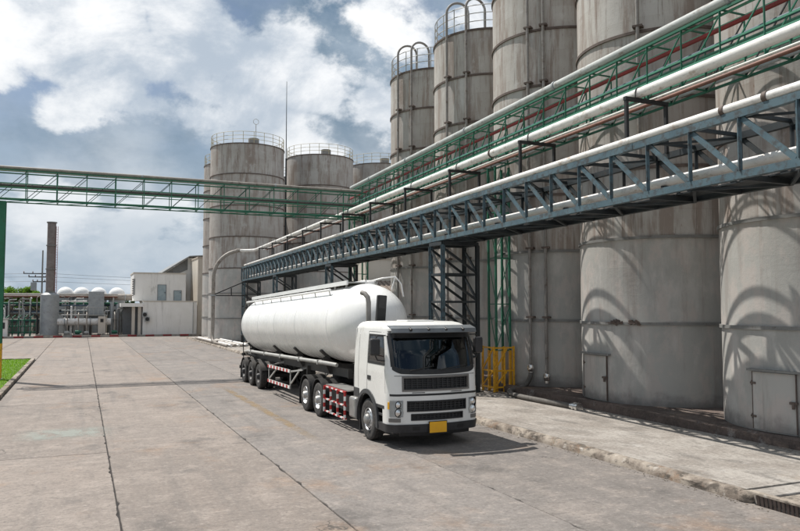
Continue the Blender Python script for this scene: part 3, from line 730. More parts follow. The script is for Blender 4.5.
# lattice mast that carries the rack
def mast(x, y, w, d, z0, z1, zy, label, group, legs=((-1, -1), (1, -1), (1, 1), (-1, 1))):
    t = thing('lattice_mast', label, 'mast', (x, y, z0), group)
    for a, b in legs:
        m = MB(); m.box((x+a*w/2, y+b*d/2, (zy+z1)/2), (.075, .075, z1-zy)); m.build('leg', 'green', t)
        if zy > z0:
            m = MB(); m.box((x+a*w/2, y+b*d/2, (z0+zy)/2), (.094, .094, zy-z0)); m.build('leg', 'yellow', t, label='yellow painted lower leg')
    n = int((z1-zy)/1.7); zs = [zy+(z1-zy)*i/n for i in range(n+1)]
    for i in range(n):
        for (ax, ay), (bx_, by_) in (((-1, -1), (1, -1)), ((-1, -1), (-1, 1)), ((1, -1), (1, 1))):
            p = [x+ax*w/2, y+ay*d/2]; q = [x+bx_*w/2, y+by_*d/2]
            m = MB(); m.beam((p[0], p[1], zs[i]), (q[0], q[1], zs[i]), .035, .035); m.build('rung', 'green', t)
            m = MB(); m.beam((p[0], p[1], zs[i]+.03), (q[0], q[1], zs[i+1]-.03), .024, .024); m.build('diagonal_brace', 'green', t)
    return t
mast(15.05, 24.58, .62, .55, .17, 8.96, 1.75, 'green lattice mast in front of the stained silo', 'lattice masts under the green rack')
mast(15.3, 41.2, .86, .9, .17, 8.96, .17, 'green lattice mast seen beyond the trailer under the truss', 'lattice masts under the green rack')
# yellow crash guard
t = thing('crash_guard', 'yellow steel crash guard around the green mast foot', 'guard', (14.95, 24.5, .17))
gx0, gx1, gy0, gy1 = 14.52, 15.52, 24.12, 24.98; gh = 1.75
for (x, y) in ((gx0, gy0), (gx1-.12, gy0), (gx0, gy1), ((gx0+gx1)/2-.05, gy0)):
    m = MB(); m.box((x, y, .17+gh/2), (.065, .065, gh)); m.build('post', 'yellow', t)
for z in (.35, .98, 1.86):
    m = MB(); m.beam((gx0, gy0, z), (gx1-.12, gy0, z), .045, .06); m.build('rail', 'yellow', t)
    m = MB(); m.beam((gx0, gy0, z+.004), (gx0, gy1, z+.004), .045, .06); m.build('rail', 'yellow', t)
for (z0, z1) in ((.4, .95), (1.02, 1.82)):
    m = MB(); m.beam((gx0+.03, gy0-.03, z0), (gx1-.45, gy0-.03, z1), .045, .05); m.build('diagonal_brace', 'yellow', t)
    m = MB(); m.beam((gx0-.03, gy0+.05, z1), (gx0-.03, gy1-.05, z0), .045, .05); m.build('diagonal_brace', 'yellow', t)

# ================================================================== blue steel conveyor truss
TX0, TX1, TZ0, TZ1 = 12.50, 14.02, 5.97, 7.36
def truss():
    y0, y1 = -3.0, 70.5; t = thing('truss_bridge', 'blue-grey steel truss bridge carrying white pipes over the pavement', 'truss', (SX(TX0, 25), 25, TZ0))
    def P(x, y, z): return (SX(x, y), y, z)
    n = 55; st = [y0+(y1-y0)*i/n for i in range(n+1)]
    for x, mt in ((TX0, 'blue_steel'), (TX1, 'dark_steel')):  # far face in a darker steel colour, standing in for its shade
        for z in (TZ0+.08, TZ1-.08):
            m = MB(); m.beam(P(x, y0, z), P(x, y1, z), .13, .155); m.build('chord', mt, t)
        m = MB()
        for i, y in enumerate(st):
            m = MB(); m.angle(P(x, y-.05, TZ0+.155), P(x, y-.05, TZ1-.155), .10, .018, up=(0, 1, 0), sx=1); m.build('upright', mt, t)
            if i < n:
                m = MB(); m.beam(P(x, st[i+1]-.07, TZ1-.18), P(x, y+.07, TZ0+.17), .11, .05, up=(1, 0, 0)); m.build('diagonal_brace', mt, t)
        for i, y in enumerate(st[::6]):
            m = MB(); m.box(P(x-.075, y+.65, TZ1-.08), (.012, .36, .15)); m.build('splice_plate', mt, t)
    for i, y in enumerate(st):
        m = MB(); m.beam(P(TX0+.07, y, TZ0+.04), P(TX1-.07, y, TZ0+.04), .10, .12); m.build('floor_beam', 'dark_steel', t)
        if i % 3 == 0:
            m = MB(); m.beam(P(TX0+.48, y, TZ0+.10), P(TX0+.48, y, TZ0+.28), .06, .06); m.beam(P(TX0+.40, y, TZ0+.292), P(TX0+1.0, y, TZ0+.292), .06, .05); m.beam(P(TX0+.92, y, TZ0+.10), P(TX0+.92, y, TZ0+.28), .06, .06); m.build('pipe_saddle', 'dark_steel', t)
        m = MB(); m.beam(P(TX0+.07, y, TZ1-.06), P(TX1-.07, y, TZ1-.06), .07, .08); m.build('top_beam', 'dark_steel', t)
        if i < n:
            a, b = (TX0+.08, TX1-.08) if i % 2 else (TX1-.08, TX0+.08)
            m = MB(); m.beam(P(a, y, TZ0-.012), P(b, st[i+1], TZ0-.012), .07, .05); m.build('floor_brace', 'dark_steel', t)
            m = MB(); m.beam(P(b, y, TZ1-.13), P(a, st[i+1], TZ1-.13), .05, .05); m.build('top_brace', 'dark_steel', t)
    # walkway plates between the pipes
    for i in range(0, n, 2):
        m = MB(); m.beam(P(TX1-.42, st[i]+.02, TZ0+.125), P(TX1-.42, st[min(i+2, n)]-.02, TZ0+.125), .60, .03); m.build('floor_plate', 'dark_steel', t)
truss()
def tp(x, z, y0, y1): return [(SX(x, y), y, z) for y in np.linspace(y0, y1, 14)]
fl = [((SX(TX0, y), y, TZ1+.097), yd, 'band') for y in (9.7, 10.75)]
line_pipe('white_pipe', tp(TX0-.0, TZ1+.097, -3, 69), .095, 'pipe_white', 'white pipe lying along the near top chord of the truss', flanges=fl)
line_pipe('white_pipe', tp(TX0+.56, TZ0+.43, -3, 69.5), .11, 'pipe_white', 'white pipe inside the truss nearest the camera')
line_pipe('white_pipe', tp(TX0+.84, TZ0+.41, -3, 69.5), .095, 'pipe_white', 'thinner white pipe inside the truss behind its neighbour')
# goal-post frames on the truss
for k, y in enumerate([3.9, 8.9, 13.95, 19.0, 24.1, 28.6, 33.2, 37.8, 42.4, 47, 51.6, 57.0, 62.5]):
    nm = ['', '', 'first pipe frame on the truss from the right photo edge', 'second pipe frame on the truss, over the tower side', 'third pipe frame, above the lattice tower', 'fourth pipe frame along the truss from the right', 'fifth pipe frame along the truss from the right', 'sixth pipe frame along the truss, above the tank', 'seventh pipe frame along the truss from the right', 'eighth pipe frame along the truss from the right', 'third pipe frame from the truss far end', 'second pipe frame from the truss far end', 'last pipe frame at the truss far end'][k]
    if not nm: nm = 'dark pipe frame on the truss outside the right photo edge, ' + ('nearest' if k == 0 else 'second nearest')
    t = thing('goal_post_frame', 'dark '+nm if not nm.startswith('dark') else nm, 'frame', (SX(13.2, y), y, TZ1), 'goal-post frames on the truss')
    for x in (TX0+.155, TX1-.09):
        m = MB(); m.beam((SX(x, y), y, TZ1-.02), (SX(x, y), y, 8.56), .08, .08, up=(0, 1, 0)); m.build('post', 'black', t)
    m = MB(); m.beam((SX(TX0+.10, y), y, 8.60), (SX(TX1-.04, y), y, 8.60), .10, .09); m.build('crossbeam', 'black', t)
    m = MB(); m.tube([(SX(13.05, y)-.15, y-.05, 8.64), (SX(13.05, y)-.15, y-.05, 8.76)]+arc((SX(13.05, y), y-.05, 8.77), .15, 180, 0, 10, (1, 0, 0), (0, 0, 1))+[(SX(13.05, y)+.15, y-.05, 8.64)], .014, 6)
    m.build('pipe_clamp', 'black', t)
# big white conveying pipe that bends down by the far silo
def big_pipe():
    PZ = 8.775; pts = [Vector(p) for p in tp(13.05, PZ, -3, 66.4)]; e = pts[-1]
    # sweep to the left, then down
    c = e+Vector((-1.5, .05, 0)); pts += [c+Vector((1.5*math.cos(a), 1.5*math.sin(a), 0)) for a in (R_(10*k) for k in range(1, 10))]
    y = pts[-1].y; xe = 11.0; r2 = 2.6
    d = [pts[-1].copy(), Vector((xe+r2*.98, y, PZ))]
    d += [Vector((xe+r2-r2*math.sin(a), y, PZ-r2+r2*math.cos(a))) for a in (R_(9*k) for k in range(1, 11))]
    d += [Vector((xe, y, 4.6)), Vector((xe, y, 1.6)), Vector((xe-.05, y-.1, .9)), Vector((xe-.05, y-.5, .38)), Vector((xe+.2, y-1.6, .33))]
    t = thing('conveying_pipe', 'long white conveying pipe over the truss bending down by the far silo', 'pipe', pts[0])
    m = MB(); m.tube(pts, .13, 14); m.build('pipe_run', 'pipe_white', t, smooth=50)
    m = MB(); m.tube(d, .17, 14); m.build('down_pipe', 'pipe_brown', t, smooth=50, label='brownish bent down pipe')
    for yy in (21.5, 39.6):
        f = MB(); p = Vector((SX(13.05, yy), yy, PZ)); q = Vector(yd).normalized(); f.tube([p-q*.03, p+q*.03], .165, 14); f.build('flange', 'band', t, smooth=40)
    f = MB(); f.tube([(xe, y, 4.5), (xe, y, 4.62)], .26, 14); f.build('flange', 'galv', t, smooth=40)
    return xe, y
BPX, BPY = big_pipe()
line_pipe('rusty_pipe', tp(13.78, 8.70, -3, 65), .05, 'pipe_rust', 'thin rusty pipe beside the big white pipe')
line_pipe('slim_white_pipe', tp(13.52, 8.685, -3, 65), .035, 'pipe_white', 'slim white pipe next to the rusty pipe', n=8)
# towers under the truss
def tower(y, label, w=1.5, d=1.05, z0=.17, top=TZ0-.02):
    cx = SX((TX0+TX1)/2, y); t = thing('support_tower', label, 'support tower', (cx, y, z0), 'lattice towers under the truss')
    c = [(cx-w/2, y-d/2), (cx+w/2, y-d/2), (cx+w/2, y+d/2), (cx-w/2, y+d/2)]
    for (x, yy) in c:
        m = MB(); m.ibeam((x, yy, z0), (x, yy, top-.13), .13, .14, .018, up=(0, 1, 0)); m.build('leg', 'dark_steel' if x > cx else 'blue_steel', t)  # left legs paler, right legs dark: sun and shade put into the colour
        m = MB(); m.box((x, yy, z0+.012), (.28, .28, .025)); m.build('base_plate', 'dark_steel', t)
    for i in range(4):
        (xa, ya), (xb, yb) = c[i], c[(i+1) % 4]
        m = MB(); m.beam((xa, ya, top-.075), (xb, yb, top-.075), .14, .14); m.build('head_beam', 'dark_steel', t)
        zs = np.linspace(z0+.3, top-.2, 6)
        for k in range(5):
            m = MB(); m.beam((xa, ya, zs[k]), (xb, yb, zs[k]), .07, .08); m.build('rung', 'dark_steel', t)
            pa, pb = ((xa, ya), (xb, yb)) if i in (0, 3) else ((xb, yb), (xa, ya))
            m = MB(); m.beam((pa[0], pa[1], zs[k+1]-.04), (pb[0], pb[1], zs[k]+.04), .06, .09); m.build('diagonal_brace', 'dark_steel', t)
tower(25.0, 'dark steel lattice tower just behind the truck cab')
tower(40.0, 'steel lattice tower behind the middle of the white tank')
tower(55.0, 'steel lattice tower behind the rear of the white tank')
tower(69.6, 'steel lattice tower at the far end of the truss', d=.9)
# bracket that steadies the down pipe
t = thing('pipe_bracket', 'dark triangular bracket holding the bent pipe', 'bracket', (BPX, BPY, 4.6))
yb = BPY+.25
for p, q, nm in (((BPX-.25, yb, 4.55), (14.2, yb, 4.55), 'arm'), ((BPX+.1, yb, 4.63), (14.2, yb, 6.0), 'stay'), ((12.7, yb, 4.6), (12.7, yb, 5.25), 'strut'), ((14.2, yb, .17), (14.2, yb, 6.0), 'post')):
    m = MB(); m.beam(p, q, .09, .10, up=(0, 1, 0)); m.build(nm, 'black', t)
# stacked pipes and beams on the far pavement
for k in range(6):
    m = MB(); m.tube([(11.0+k*.32, 60.5, .30+.02*(k % 2)), (10.9+k*.30, 78, .30)], .09+.02*(k % 3), 8)
    tag(m.build('stored_pipe', 'pipe_white' if k % 2 else 'pipe_brown', smooth=50), ['outermost', 'second', 'third', 'fourth', 'fifth', 'innermost'][k]+' pipe laid on the far pavement by the bent pipe', 'pipe', 'pipes laid on the far pavement')
# hoses at the third silo
def hoses():
    cx, cy, R = rowx(24.85), 24.85, 2.74
    for i, (ang, z) in enumerate(((210, PB), (222.5, PB-.32))):
        a = R_(ang); px, py = cx+(R+.16)*math.cos(a), cy+(R+.16)*math.sin(a)
        m = MB(); m.lathe([(.08, z+.12), (.12, z+.1), (.14, z), (.12, z-.12), (.085, z-.16), (.085, z-.25), (.001, z-.25)], (px, py, 0), 16)
        tag(m.build('hose_coupling', 'chrome', smooth=40), 'silver coupling at the %s pipe end on the stained silo' % ('left' if i == 0 else 'right'), 'coupling', 'pipe end couplings')
        if i == 0:
            pts = [(px, py, z-.2), (px-.02, py-.02, z-.32), (px-.10, py+.02, .62), (px-.25, py+.06, .42), (14.76, py+.0, .32), (14.50, py-.35, .27), (14.30, py-1.2, .265), (14.28, py-2.2, .265), (14.42, 19.1, .265)]
            # smooth the path
            P = np.array(pts, float)
            for _ in range(3):
                Q = [P[0]]
                for j in range(len(P)-1): Q += [P[j]*.75+P[j+1]*.25, P[j]*.25+P[j+1]*.75]
                P = np.array(Q+[P[-1]])
            t = thing('hose', 'grey rubber hose hanging from the silo pipe onto the pavement', 'hose', tuple(P[-1]))
            m = MB(); m.tube([Vector(p) for p in P], .09, 12); m.build('tube', 'hose', t, smooth=50)
            e = Vector(P[-1]); m = MB(); m.tube([e+Vector((0, .12, 0)), e+Vector((0, -.02, 0)), e+Vector((0, -.03, 0)), e+Vector((0, -.1, 0)), e+Vector((0, -.11, 0)), e+Vector((0, -.2, 0)), e+Vector((0, -.21, 0)), e+Vector((0, -.30, 0))], [.10, .10, .14, .14, .115, .115, .145, .145], 14)
            m.build('coupling', 'chrome', t, smooth=30)
hoses()
# drain at the end of the kerb
t = thing('drain_grate', 'rusty kerb drain grating at the lower right corner', 'drain', (10.72, 8.4, 0))
m = MB(); m.beam((10.74, 7.0, .205), (10.74, 9.30, .205), .12, .05); m.build('top_frame', 'kerb', t, bevel=.01)
m = MB(); m.bx(11.0, 11.03, 7.0, 9.0, -.2, .15); m.build('back_wall', 'black', t)
m = MB(); m.bx(10.70, 11.0, 7.0, 9.04, -.06, -.03); m.build('sump_floor', 'black', t)
for k in range(26):
    m = MB(); m.beam((10.76, 7.08+k*.082, -.03), (10.74, 7.08+k*.082, .178), .022, .05, up=(0, 1, 0)); m.build('bar', 'band', t)
m = MB(); m.lathe([(.001, .0), (.15, .0), (.18, .05), (.15, .15), (.09, .19), (.001, .195)], (10.84, 9.44, -.02), 9); 
kb = m.build('kerb_end', 'kerb', t, smooth=50)

# ================================================================== truck
TXC = 8.05
def TR(x, y, z): return Vector((TXC+x, 16.0+y, z))
def wheel(parent, x, y, r, w, side, style, name='wheel'):
    """side -1: outer face towards -X"""
    c = TR(x, y, r); rim = r*.555; t = w/2
    def L(prof, n=44): 
        m = MB(); m.lathe([(q, side*h) for q, h in prof], c, n, axis='x'); return m
    prof = [(rim, t*.80), (rim+.02, t*.93), (r*.80, t*1.0), (r*.92, t*.97), (r*.975, t*.86), (r, t*.70)]
    for k in (.42, .14, -.14, -.42): prof += [(r, t*(k+.11)), (r-.014, t*(k+.095)), (r-.014, t*(k+.045)), (r, t*(k+.03))]
    prof += [(r, -t*.7), (r*.975, -t*.86), (r*.9, -t), (r*.75, -t), (rim, -t*.8)]
    ty = L(prof).build('tyre', 'rubber', parent, smooth=35)
    if style == 'front':
        pr = [(rim+.004, t*.80), (rim-.012, t*.95), (rim-.03, t*.80), (rim-.045, t*.55), (rim*.86, t*.62), (rim*.70, t*.88), (rim*.52, t*.93), (rim*.50, t*.93), (rim*.48, t*.8)]
        mt = 'silver'
    elif style == 'drive':
        pr = [(rim+.004, t*.80), (rim-.012, t*.95), (rim-.03, t*.75), (rim-.05, t*.35), (rim-.065, -t*.35), (rim*.72, -t*.55), (rim*.5, -t*.5), (rim*.48, -t*.4)]
        mt = 'silver'
    else:
        pr = [(rim+.004, t*.80), (rim-.012, t*.95), (rim-.03, t*.75), (rim-.05, t*.35), (rim-.065, -t*.35), (rim*.72, -t*.55), (rim*.5, -t*.5), (rim*.48, -t*.4)]
        mt = 'dark_plastic'
    rm = L(pr, 40).build('rim', mt, ty, smooth=40)
    hx = t*.80 if style == 'front' else -t*.4
    hub = [(rim*.5, hx-.02), (rim*.46, hx+.05), (rim*.40, hx+.10), (rim*.18, hx+.13), (.001, hx+.13)] if style == 'front' else [(rim*.5, hx-.03), (rim*.45, hx+.06), (rim*.42, hx+.22), (rim*.30, hx+.27), (.001, hx+.27)]
    L(hub, 24).build('hub', 'steel' if style != 'trailer' else 'dark_plastic', ty, smooth=40)
    m = MB()
    for k in range(10):
        a = 2*math.pi*k/10; rr = rim*.56; xx = (t*.93 if style == 'front' else -t*.48)
        p = c+Vector((side*xx, rr*math.cos(a), rr*math.sin(a))); m.tube([p, p+Vector((side*.03, 0, 0))], .017, 6)
    m.build('wheel_nuts', 'steel', ty, kind='stuff')
    if style == 'front':
        m = MB()
        for k in range(10):
            a = 2*math.pi*(k+.5)/10; rr = rim*.80; p = c+Vector((side*(t*.755), rr*math.cos(a), rr*math.sin(a))); q = Vector((side*.012, 0, 0))
            m.tube([p-q, p+q], .033, 10)
        m.build('vent_holes', 'black', ty, kind='stuff')
    return ty

# --- cab surface ------------------------------------------------------------
YB = 2.62
def cabdim(z):
    zz = [.30, .60, 1.25, 1.80, 2.30, 2.72, 2.88, 2.97, 3.02, 3.05]
    w = np.interp(z, zz, [1.20, 1.23, 1.24, 1.24, 1.215, 1.185, 1.165, 1.12, 1.05, .93])
    yf = np.interp(z, zz, [.05, .0, .0, .03, .15, .30, .38, .47, .57, .72])
    yb = YB-np.interp(z, zz, [0, 0, 0, 0, 0, .01, .03, .08, .15, .3])
    r = np.interp(z, zz, [.29, .30, .31, .31, .28, .26, .26, .26, .26, .26])
    return float(w), float(yf), float(yb), float(r)
BUL = .13
def plan(t, z, off=0.0):
    """t 0..1 left side (rear to front), 1..2 corner, 2..3 front, 3..4 corner, 4..5 right side"""
    w, yf, yb, r = cabdim(z); mir = t > 2.5
    q = 5-t if mir else t
    if q <= 1: x, y = -w, yb+(yf+BUL+r-yb)*q; n = (-1, 0)
    elif q <= 2:
        a = (q-1)*math.pi/2; x, y = -w+r-r*math.cos(a), yf+BUL+r-r*math.sin(a); n = (-math.cos(a), -math.sin(a))
    else:
        f = 1-(q-2)*2; x = -(w-r)*f; y = yf+BUL*f*f; n = Vector((-2*BUL*f/(w-r), -1)).normalized(); n = (n[0], n[1])
    if mir: x, n = -x, (-n[0], n[1])
    return (x+n[0]*off, y+n[1]*off, z)
def t_of_y(y, z, right=False):
    w, yf, yb, r = cabdim(z); t = (yb-y)/(yb-(yf+BUL+r)); return 5-t if right else t
def t_of_x(x, z):
    w, yf, yb, r = cabdim(z)
    if abs(x) <= w-r: return 2.5+.5*x/(w-r)
    a = math.acos(max(0, min(1, (abs(x)-(w-r))/r))); a = math.pi/2-(math.pi/2-a); q = 1+a/(math.pi/2); return q if x < 0 else 5-q
def patch(tf0, tf1, z0, z1, nt, nz, off, thk, name, mat, parent, smooth=40, zf0=None, zf1=None):
    """solid sheet on the cab skin; tf*(z) give ends, zf*(u) bend lower/upper edge"""
    vo, vi = [], []
    for j in range(nz+1):
        for i in range(nt+1):
            u = i/nt; zl = z0+(zf0(u) if zf0 else 0); zh = z1+(zf1(u) if zf1 else 0); z = zl+(zh-zl)*j/nz
            t = tf0(z)+(tf1(z)-tf0(z))*u
            vo.append(TR(*plan(t, z, off))); vi.append(TR(*plan(t, z, off-thk)))
    k = len(vo); w_ = nt+1; fs = []
    for j in range(nz):
        for i in range(nt):
            a = j*w_+i; fs.append((a, a+1, a+w_+1, a+w_)); fs.append((k+a, k+a+w_, k+a+w_+1, k+a+1))
    for i in range(nt): fs += [(i, k+i, k+i+1, i+1), (nz*w_+i, nz*w_+i+1, k+nz*w_+i+1, k+nz*w_+i)]
    for j in range(nz): fs += [(j*w_, (j+1)*w_, k+(j+1)*w_, k+j*w_), (j*w_+nt, k+j*w_+nt, k+(j+1)*w_+nt, (j+1)*w_+nt)]
    m = MB(); m.add(vo+vi, fs); return m.build(name, mat, parent, smooth=smooth)
def xp(x): return lambda z: t_of_x(x, z)
def yp(y, right=False): return lambda z: t_of_y(y, z, right)

def build_truck():
    T = thing('truck', 'white cab-over tractor truck with yellow number plate on the yard', 'truck', TR(0, 1.5, 0))
    # --- shell with real openings
    ts = sorted(set([round(x, 4) for x in list(np.linspace(0, 1, 61))+list(np.linspace(1, 2, 13))+list(np.linspace(2, 3, 61))+list(np.linspace(3, 4, 13))+list(np.linspace(4, 5, 61))]))
    zs = list(np.linspace(.56, 2.88, 97))+[2.92, 2.96, 2.99, 3.02, 3.04, 3.05]
    def ws_low(x): return 1.86+.13*(abs(x)/1.15)**2.6
    def hole(t, z):
        x, y, _ = plan(t, z); side = t < 1.02 or t > 3.98
        if not side:
            if abs(x) < 1.12 and ws_low(x)+.0 < z < 2.74: return True
            if z < 1.14 and .90 < z and abs(x) < .80: return True
            if 1.40 < z < 1.71 and abs(x) < .90: return True
            if .68 < z < .83 and abs(x) < .70: return True
        else:
            if .50 < y < 1.58 and 2.02+(y-.5)*.07 < z < 2.70 and (y-.40) > (z-1.9)*.22: return True
            if (y-1.65)**2+(z-.53)**2 < .665**2: return True
            if y > 2.05 and z < 1.06: return True
            if .62 < y < 1.2 and z < 1.0: return True
        return False
    grid = {}; m = MB(); vs = []; fs = []
    for j, z in enumerate(zs):
        for i, t in enumerate(ts): grid[(i, j)] = len(vs); vs.append(TR(*plan(t, z)))
    for j in range(len(zs)-1):
        for i in range(len(ts)-1):
            if hole((ts[i]+ts[i+1])/2, (zs[j]+zs[j+1])/2): continue
            fs.append((grid[i, j], grid[i+1, j], grid[i+1, j+1], grid[i, j+1]))
    fs.append(tuple(grid[i, len(zs)-1] for i in range(len(ts))))
    m.add(vs, fs); body = m.build('cab_body', 'cab_white', T, smooth=42)
    # back wall, inner roof, floor
    m = MB(); m.bx(TXC-1.2, TXC+1.2, 16+YB-.06, 16+YB-.03, 1.0, 2.86); m.build('cab_rear_wall', 'cab_white', T)
    m = MB(); m.bx(TXC-1.17, TXC+1.17, 16.35, 16+YB-.08, 1.22, 1.27); m.bx(TXC-1.12, TXC+1.12, 16.5, 16+YB-.08, 2.80, 2.83); m.bx(TXC-1.12, TXC+1.12, 16+YB-.12, 16+YB-.07, 1.27, 2.8); m.build('cab_lining', 'interior', T)
    m = MB(); m.bx(TXC-1.14, TXC+1.14, 16.22, 16.62, 1.55, 1.86); m.bx(TXC-.2, TXC+.9, 16.5, 16.75, 1.5, 1.80); m.build('dashboard', 'interior', T, bevel=.05)
    for x in (-.62, .62):
        s = MB(); s.bx(TXC+x-.26, TXC+x+.26, 17.0, 17.5, 1.62, 1.78); st = s.build('seat', 'seat', T, bevel=.05)
        s = MB(); s.box((TXC+x, 17.56, 2.12), (.50, .14, .72), 0, -.15); s.build('backrest', 'seat', st, bevel=.05)
        s = MB(); s.box((TXC+x, 17.64, 2.56), (.28, .10, .18), 0, -.15); s.build('headrest', 'interior', st, bevel=.04)
    m = MB(); cw = TR(-.62, .80, 2.0); m.tube([cw+Vector((.22*math.cos(a), .10*math.sin(a), .20*math.sin(a))) for a in (2*math.pi*k/24 for k in range(24))], .018, 6, closed=True); m.tube([cw+Vector((0, -.15, -.25)), cw], .03, 6); m.beam(cw+Vector((-.2, 0, 0)), cw+Vector((.2, 0, 0)), .03, .03); m.build('steering_wheel', 'black', T)
    for (x, s_) in ((-.45, 1), (.1, .7), (.72, 1.2)):      # things hung and laid in the windscreen
        q = MB(); q.box(TR(x, .50, 1.93), (.22*s_, .12, .12)); q.build('dash_item', 'white_paint', T, bevel=.02)
    q = MB(); q.box(TR(.15, .52, 2.66), (1.2, .02, .13)); q.build('sun_strip', 'dark_blue', T)
    # --- glass + black surround
    patch(xp(-1.135), xp(1.135), 1.80, 2.76, 48, 2, .010, .012, 'windscreen_seal', 'black', T, zf0=lambda u: .11*abs(2*u-1)**2.6, zf1=lambda u: 0) if False else None
    g = patch(xp(-1.12), xp(1.12), 1.86, 2.75, 48, 10, .003, .006, 'windscreen', 'glass', T, zf0=lambda u: .13*abs(2*u-1)**2.6)
    patch(xp(-1.13), xp(1.13), 1.775, 1.90, 48, 2, .008, .014, 'lower_mask', 'black', g, zf0=lambda u: .13*abs(2*u-1)**2.6, zf1=lambda u: .13*abs(2*u-1)**2.6)
    patch(xp(-1.13), xp(1.13), 2.66, 2.78, 48, 2, .008, .014, 'upper_mask', 'black', g)
    patch(xp(-1.15), xp(-1.075), 1.97, 2.72, 3, 10, .009, .014, 'pillar_mask', 'black', g); patch(xp(1.075), xp(1.15), 1.97, 2.72, 3, 10, .009, .014, 'pillar_mask', 'black', g)
    for x0, x1 in ((-.75, -.05), (.05, .8)):
        w_ = MB(); w_.beam(TR(x0, .04, 1.88), TR(x1, .09, 1.98), .025, .02); w_.build('wiper', 'black', g)
    # --- sun visor
    m = MB(); vs = []; fs = []; k = 30
    for i in range(k+1):
        x = -1.17+2.34*i/k; e = .16*(abs(x)/1.17)**3
        vs += [TR(x, .34+e, 2.97), TR(x, .06+e, 2.90), TR(x, .02+e, 2.80), TR(x, .045+e, 2.79), TR(x, .085+e, 2.89), TR(x, .34+e, 2.945)]
    for i in range(k):
        for a in range(6): fs.append((i*6+a, i*6+6+a, i*6+6+(a+1) % 6, i*6+(a+1) % 6))
    fs += [tuple(range(6)), tuple(k*6+a for a in range(5, -1, -1))]
    m.add(vs, fs); vz = m.build('sun_visor', 'visor' if 'visor' in MAT else 'grey_trim', T, smooth=40)
    for x in (-.72, -.24, .24, .72):
        q = MB(); q.tube([TR(x, .14, 2.905), TR(x, .03, 2.86)], .032, 10); q.build('marker_light', 'black', vz, smooth=40)
    m = MB(); m.bx(TXC-.42, TXC+.35, 16.95, 17.65, 3.045, 3.085); m.build('roof_hatch', 'cab_white', T, bevel=.02)
    # --- grilles
    def grille(xw, z0, z1, nh, frame, nm):
        gr = patch(xp(-xw), xp(xw), z0, z1, 24, 2, -.075, .02, nm, 'black', T)
        for i in range(nh):
            z = z0+(z1-z0)*(i+.5)/nh
            patch(xp(-xw), xp(xw), z-.008, z+.008, 24, 1, -.03, .035, 'slat', 'dark_plastic', gr)
        for i in range(13):
            x = -xw+2*xw*(i+.5)/13; patch(xp(x-.008), xp(x+.008), z0, z1, 1, 2, -.028, .03, 'bar', 'dark_plastic', gr)
        f = frame
        for (a, b, c, d) in ((-xw-f, xw+f, z1-.004, z1+f), (-xw-f, xw+f, z0-f, z0+.004)):
            patch(xp(a), xp(b), c, d, 24, 1, .014, .06, 'grille_frame', 'frame_grey' if f > .03 else 'dark_plastic', gr)
        for (a, b) in ((-xw-f, -xw+.004), (xw-.004, xw+f)):
            patch(xp(a), xp(b), z0+.005, z1-.005, 1, 2, .0135, .06, 'grille_frame', 'frame_grey' if f > .03 else 'dark_plastic', gr)
    grille(.88, 1.415, 1.70, 6, .04, 'upper_grille'); grille(.79, .905, 1.13, 4, .018, 'middle_grille'); grille(.69, .69, .825, 3, .016, 'lower_grille')
    patch(xp(-1.19), xp(1.19), 1.265, 1.315, 36, 1, .004, .02, 'panel_gap', 'black', T)
    # --- headlights
    for s in (-1, 1):
        a, b = (xp(-1.185), xp(-.90)) if s < 0 else (xp(.90), xp(1.185))
        h = patch(a, b, .76, 1.17, 8, 4, .006, .02, 'headlight', 'silver', T)
        patch(a, b, .775, 1.155, 8, 4, .022, .008, 'lens', 'lens', h)
        for zc, rr in ((1.06, .075), (.87, .085)):
            x = s*1.0; p = Vector(plan(t_of_x(x, zc), zc, .010)); c = TR(*p)
            rg = MB(); rg.lathe([(rr*1.12, .006), (rr*1.3, -.006), (rr*1.34, .012)], (c.x, c.y-.004, c.z), 18, axis='y'); rg.build('lamp_ring', 'black', h, smooth=40)
            q = MB(); q.lathe([(.001, -.012), (rr*.5, -.010), (rr, .004), (rr*1.1, .006), (rr*1.12, .0)], (c.x, c.y-.004, c.z), 18, axis='y'); o = q.build('reflector', 'chrome', h, smooth=40)
        p = patch((xp(-1.215) if s < 0 else xp(1.19)), (xp(-1.19) if s < 0 else xp(1.215)), .95, 1.12, 1, 1, .012, .02, 'indicator', 'plate', h)
    # --- bumper and plate
    def bt(y, right): return yp(y, right)
    patch(bt(1.02, False), bt(1.02, True), .39, .585, 70, 4, .030, .10, 'bumper', 'dark_plastic', T)
    patch(xp(-.95), xp(.95), .30, .41, 30, 1, -.02, .05, 'air_dam', 'black', T)
    m = MB(); m.box(TR(-.04, -.052, .505), (.46, .02, .26)); m.build('number_plate', 'plate', T, label='blank yellow number plate', bevel=.005)
    m = MB(); m.box(TR(-.04, -.038, .505), (.50, .012, .29)); m.build('plate_holder', 'black', T)
    # --- sides: windows, door seams, trim, step, handle
    for right in (False, True):
        sg = 1 if right else -1
        def Y(y): return yp(y, right)
        def pt(y0, y1, z0, z1, off, thk, nm, mt, par=T, nt=6, nz=3, **k):
            a, b = (Y(y1), Y(y0)) if not right else (Y(y0), Y(y1)); return patch(a, b, z0, z1, nt, nz, off, thk, nm, mt, par, **k)
        a, b = ((lambda z: t_of_y(1.60, z, right)), (lambda z: t_of_y(.40+(z-1.9)*.22, z, right)))
        if right: a, b = b, a
        w = patch(a, b, 2.0, 2.72, 10, 8, .003, .006, 'side_window', 'glass', T)
        for (y0, y1, z0, z1) in ((.48, 1.63, 1.985, 2.045), (.62, 1.63, 2.68, 2.735), (1.56, 1.63, 2.045, 2.68)): pt(y0, y1, z0, z1, .007, .014, 'window_seal', 'black', w)
        a, b = ((lambda z: t_of_y(.40+(z-1.9)*.22+.07, z, right)), (lambda z: t_of_y(.40+(z-1.9)*.22-.02, z, right)))
        if right: a, b = b, a
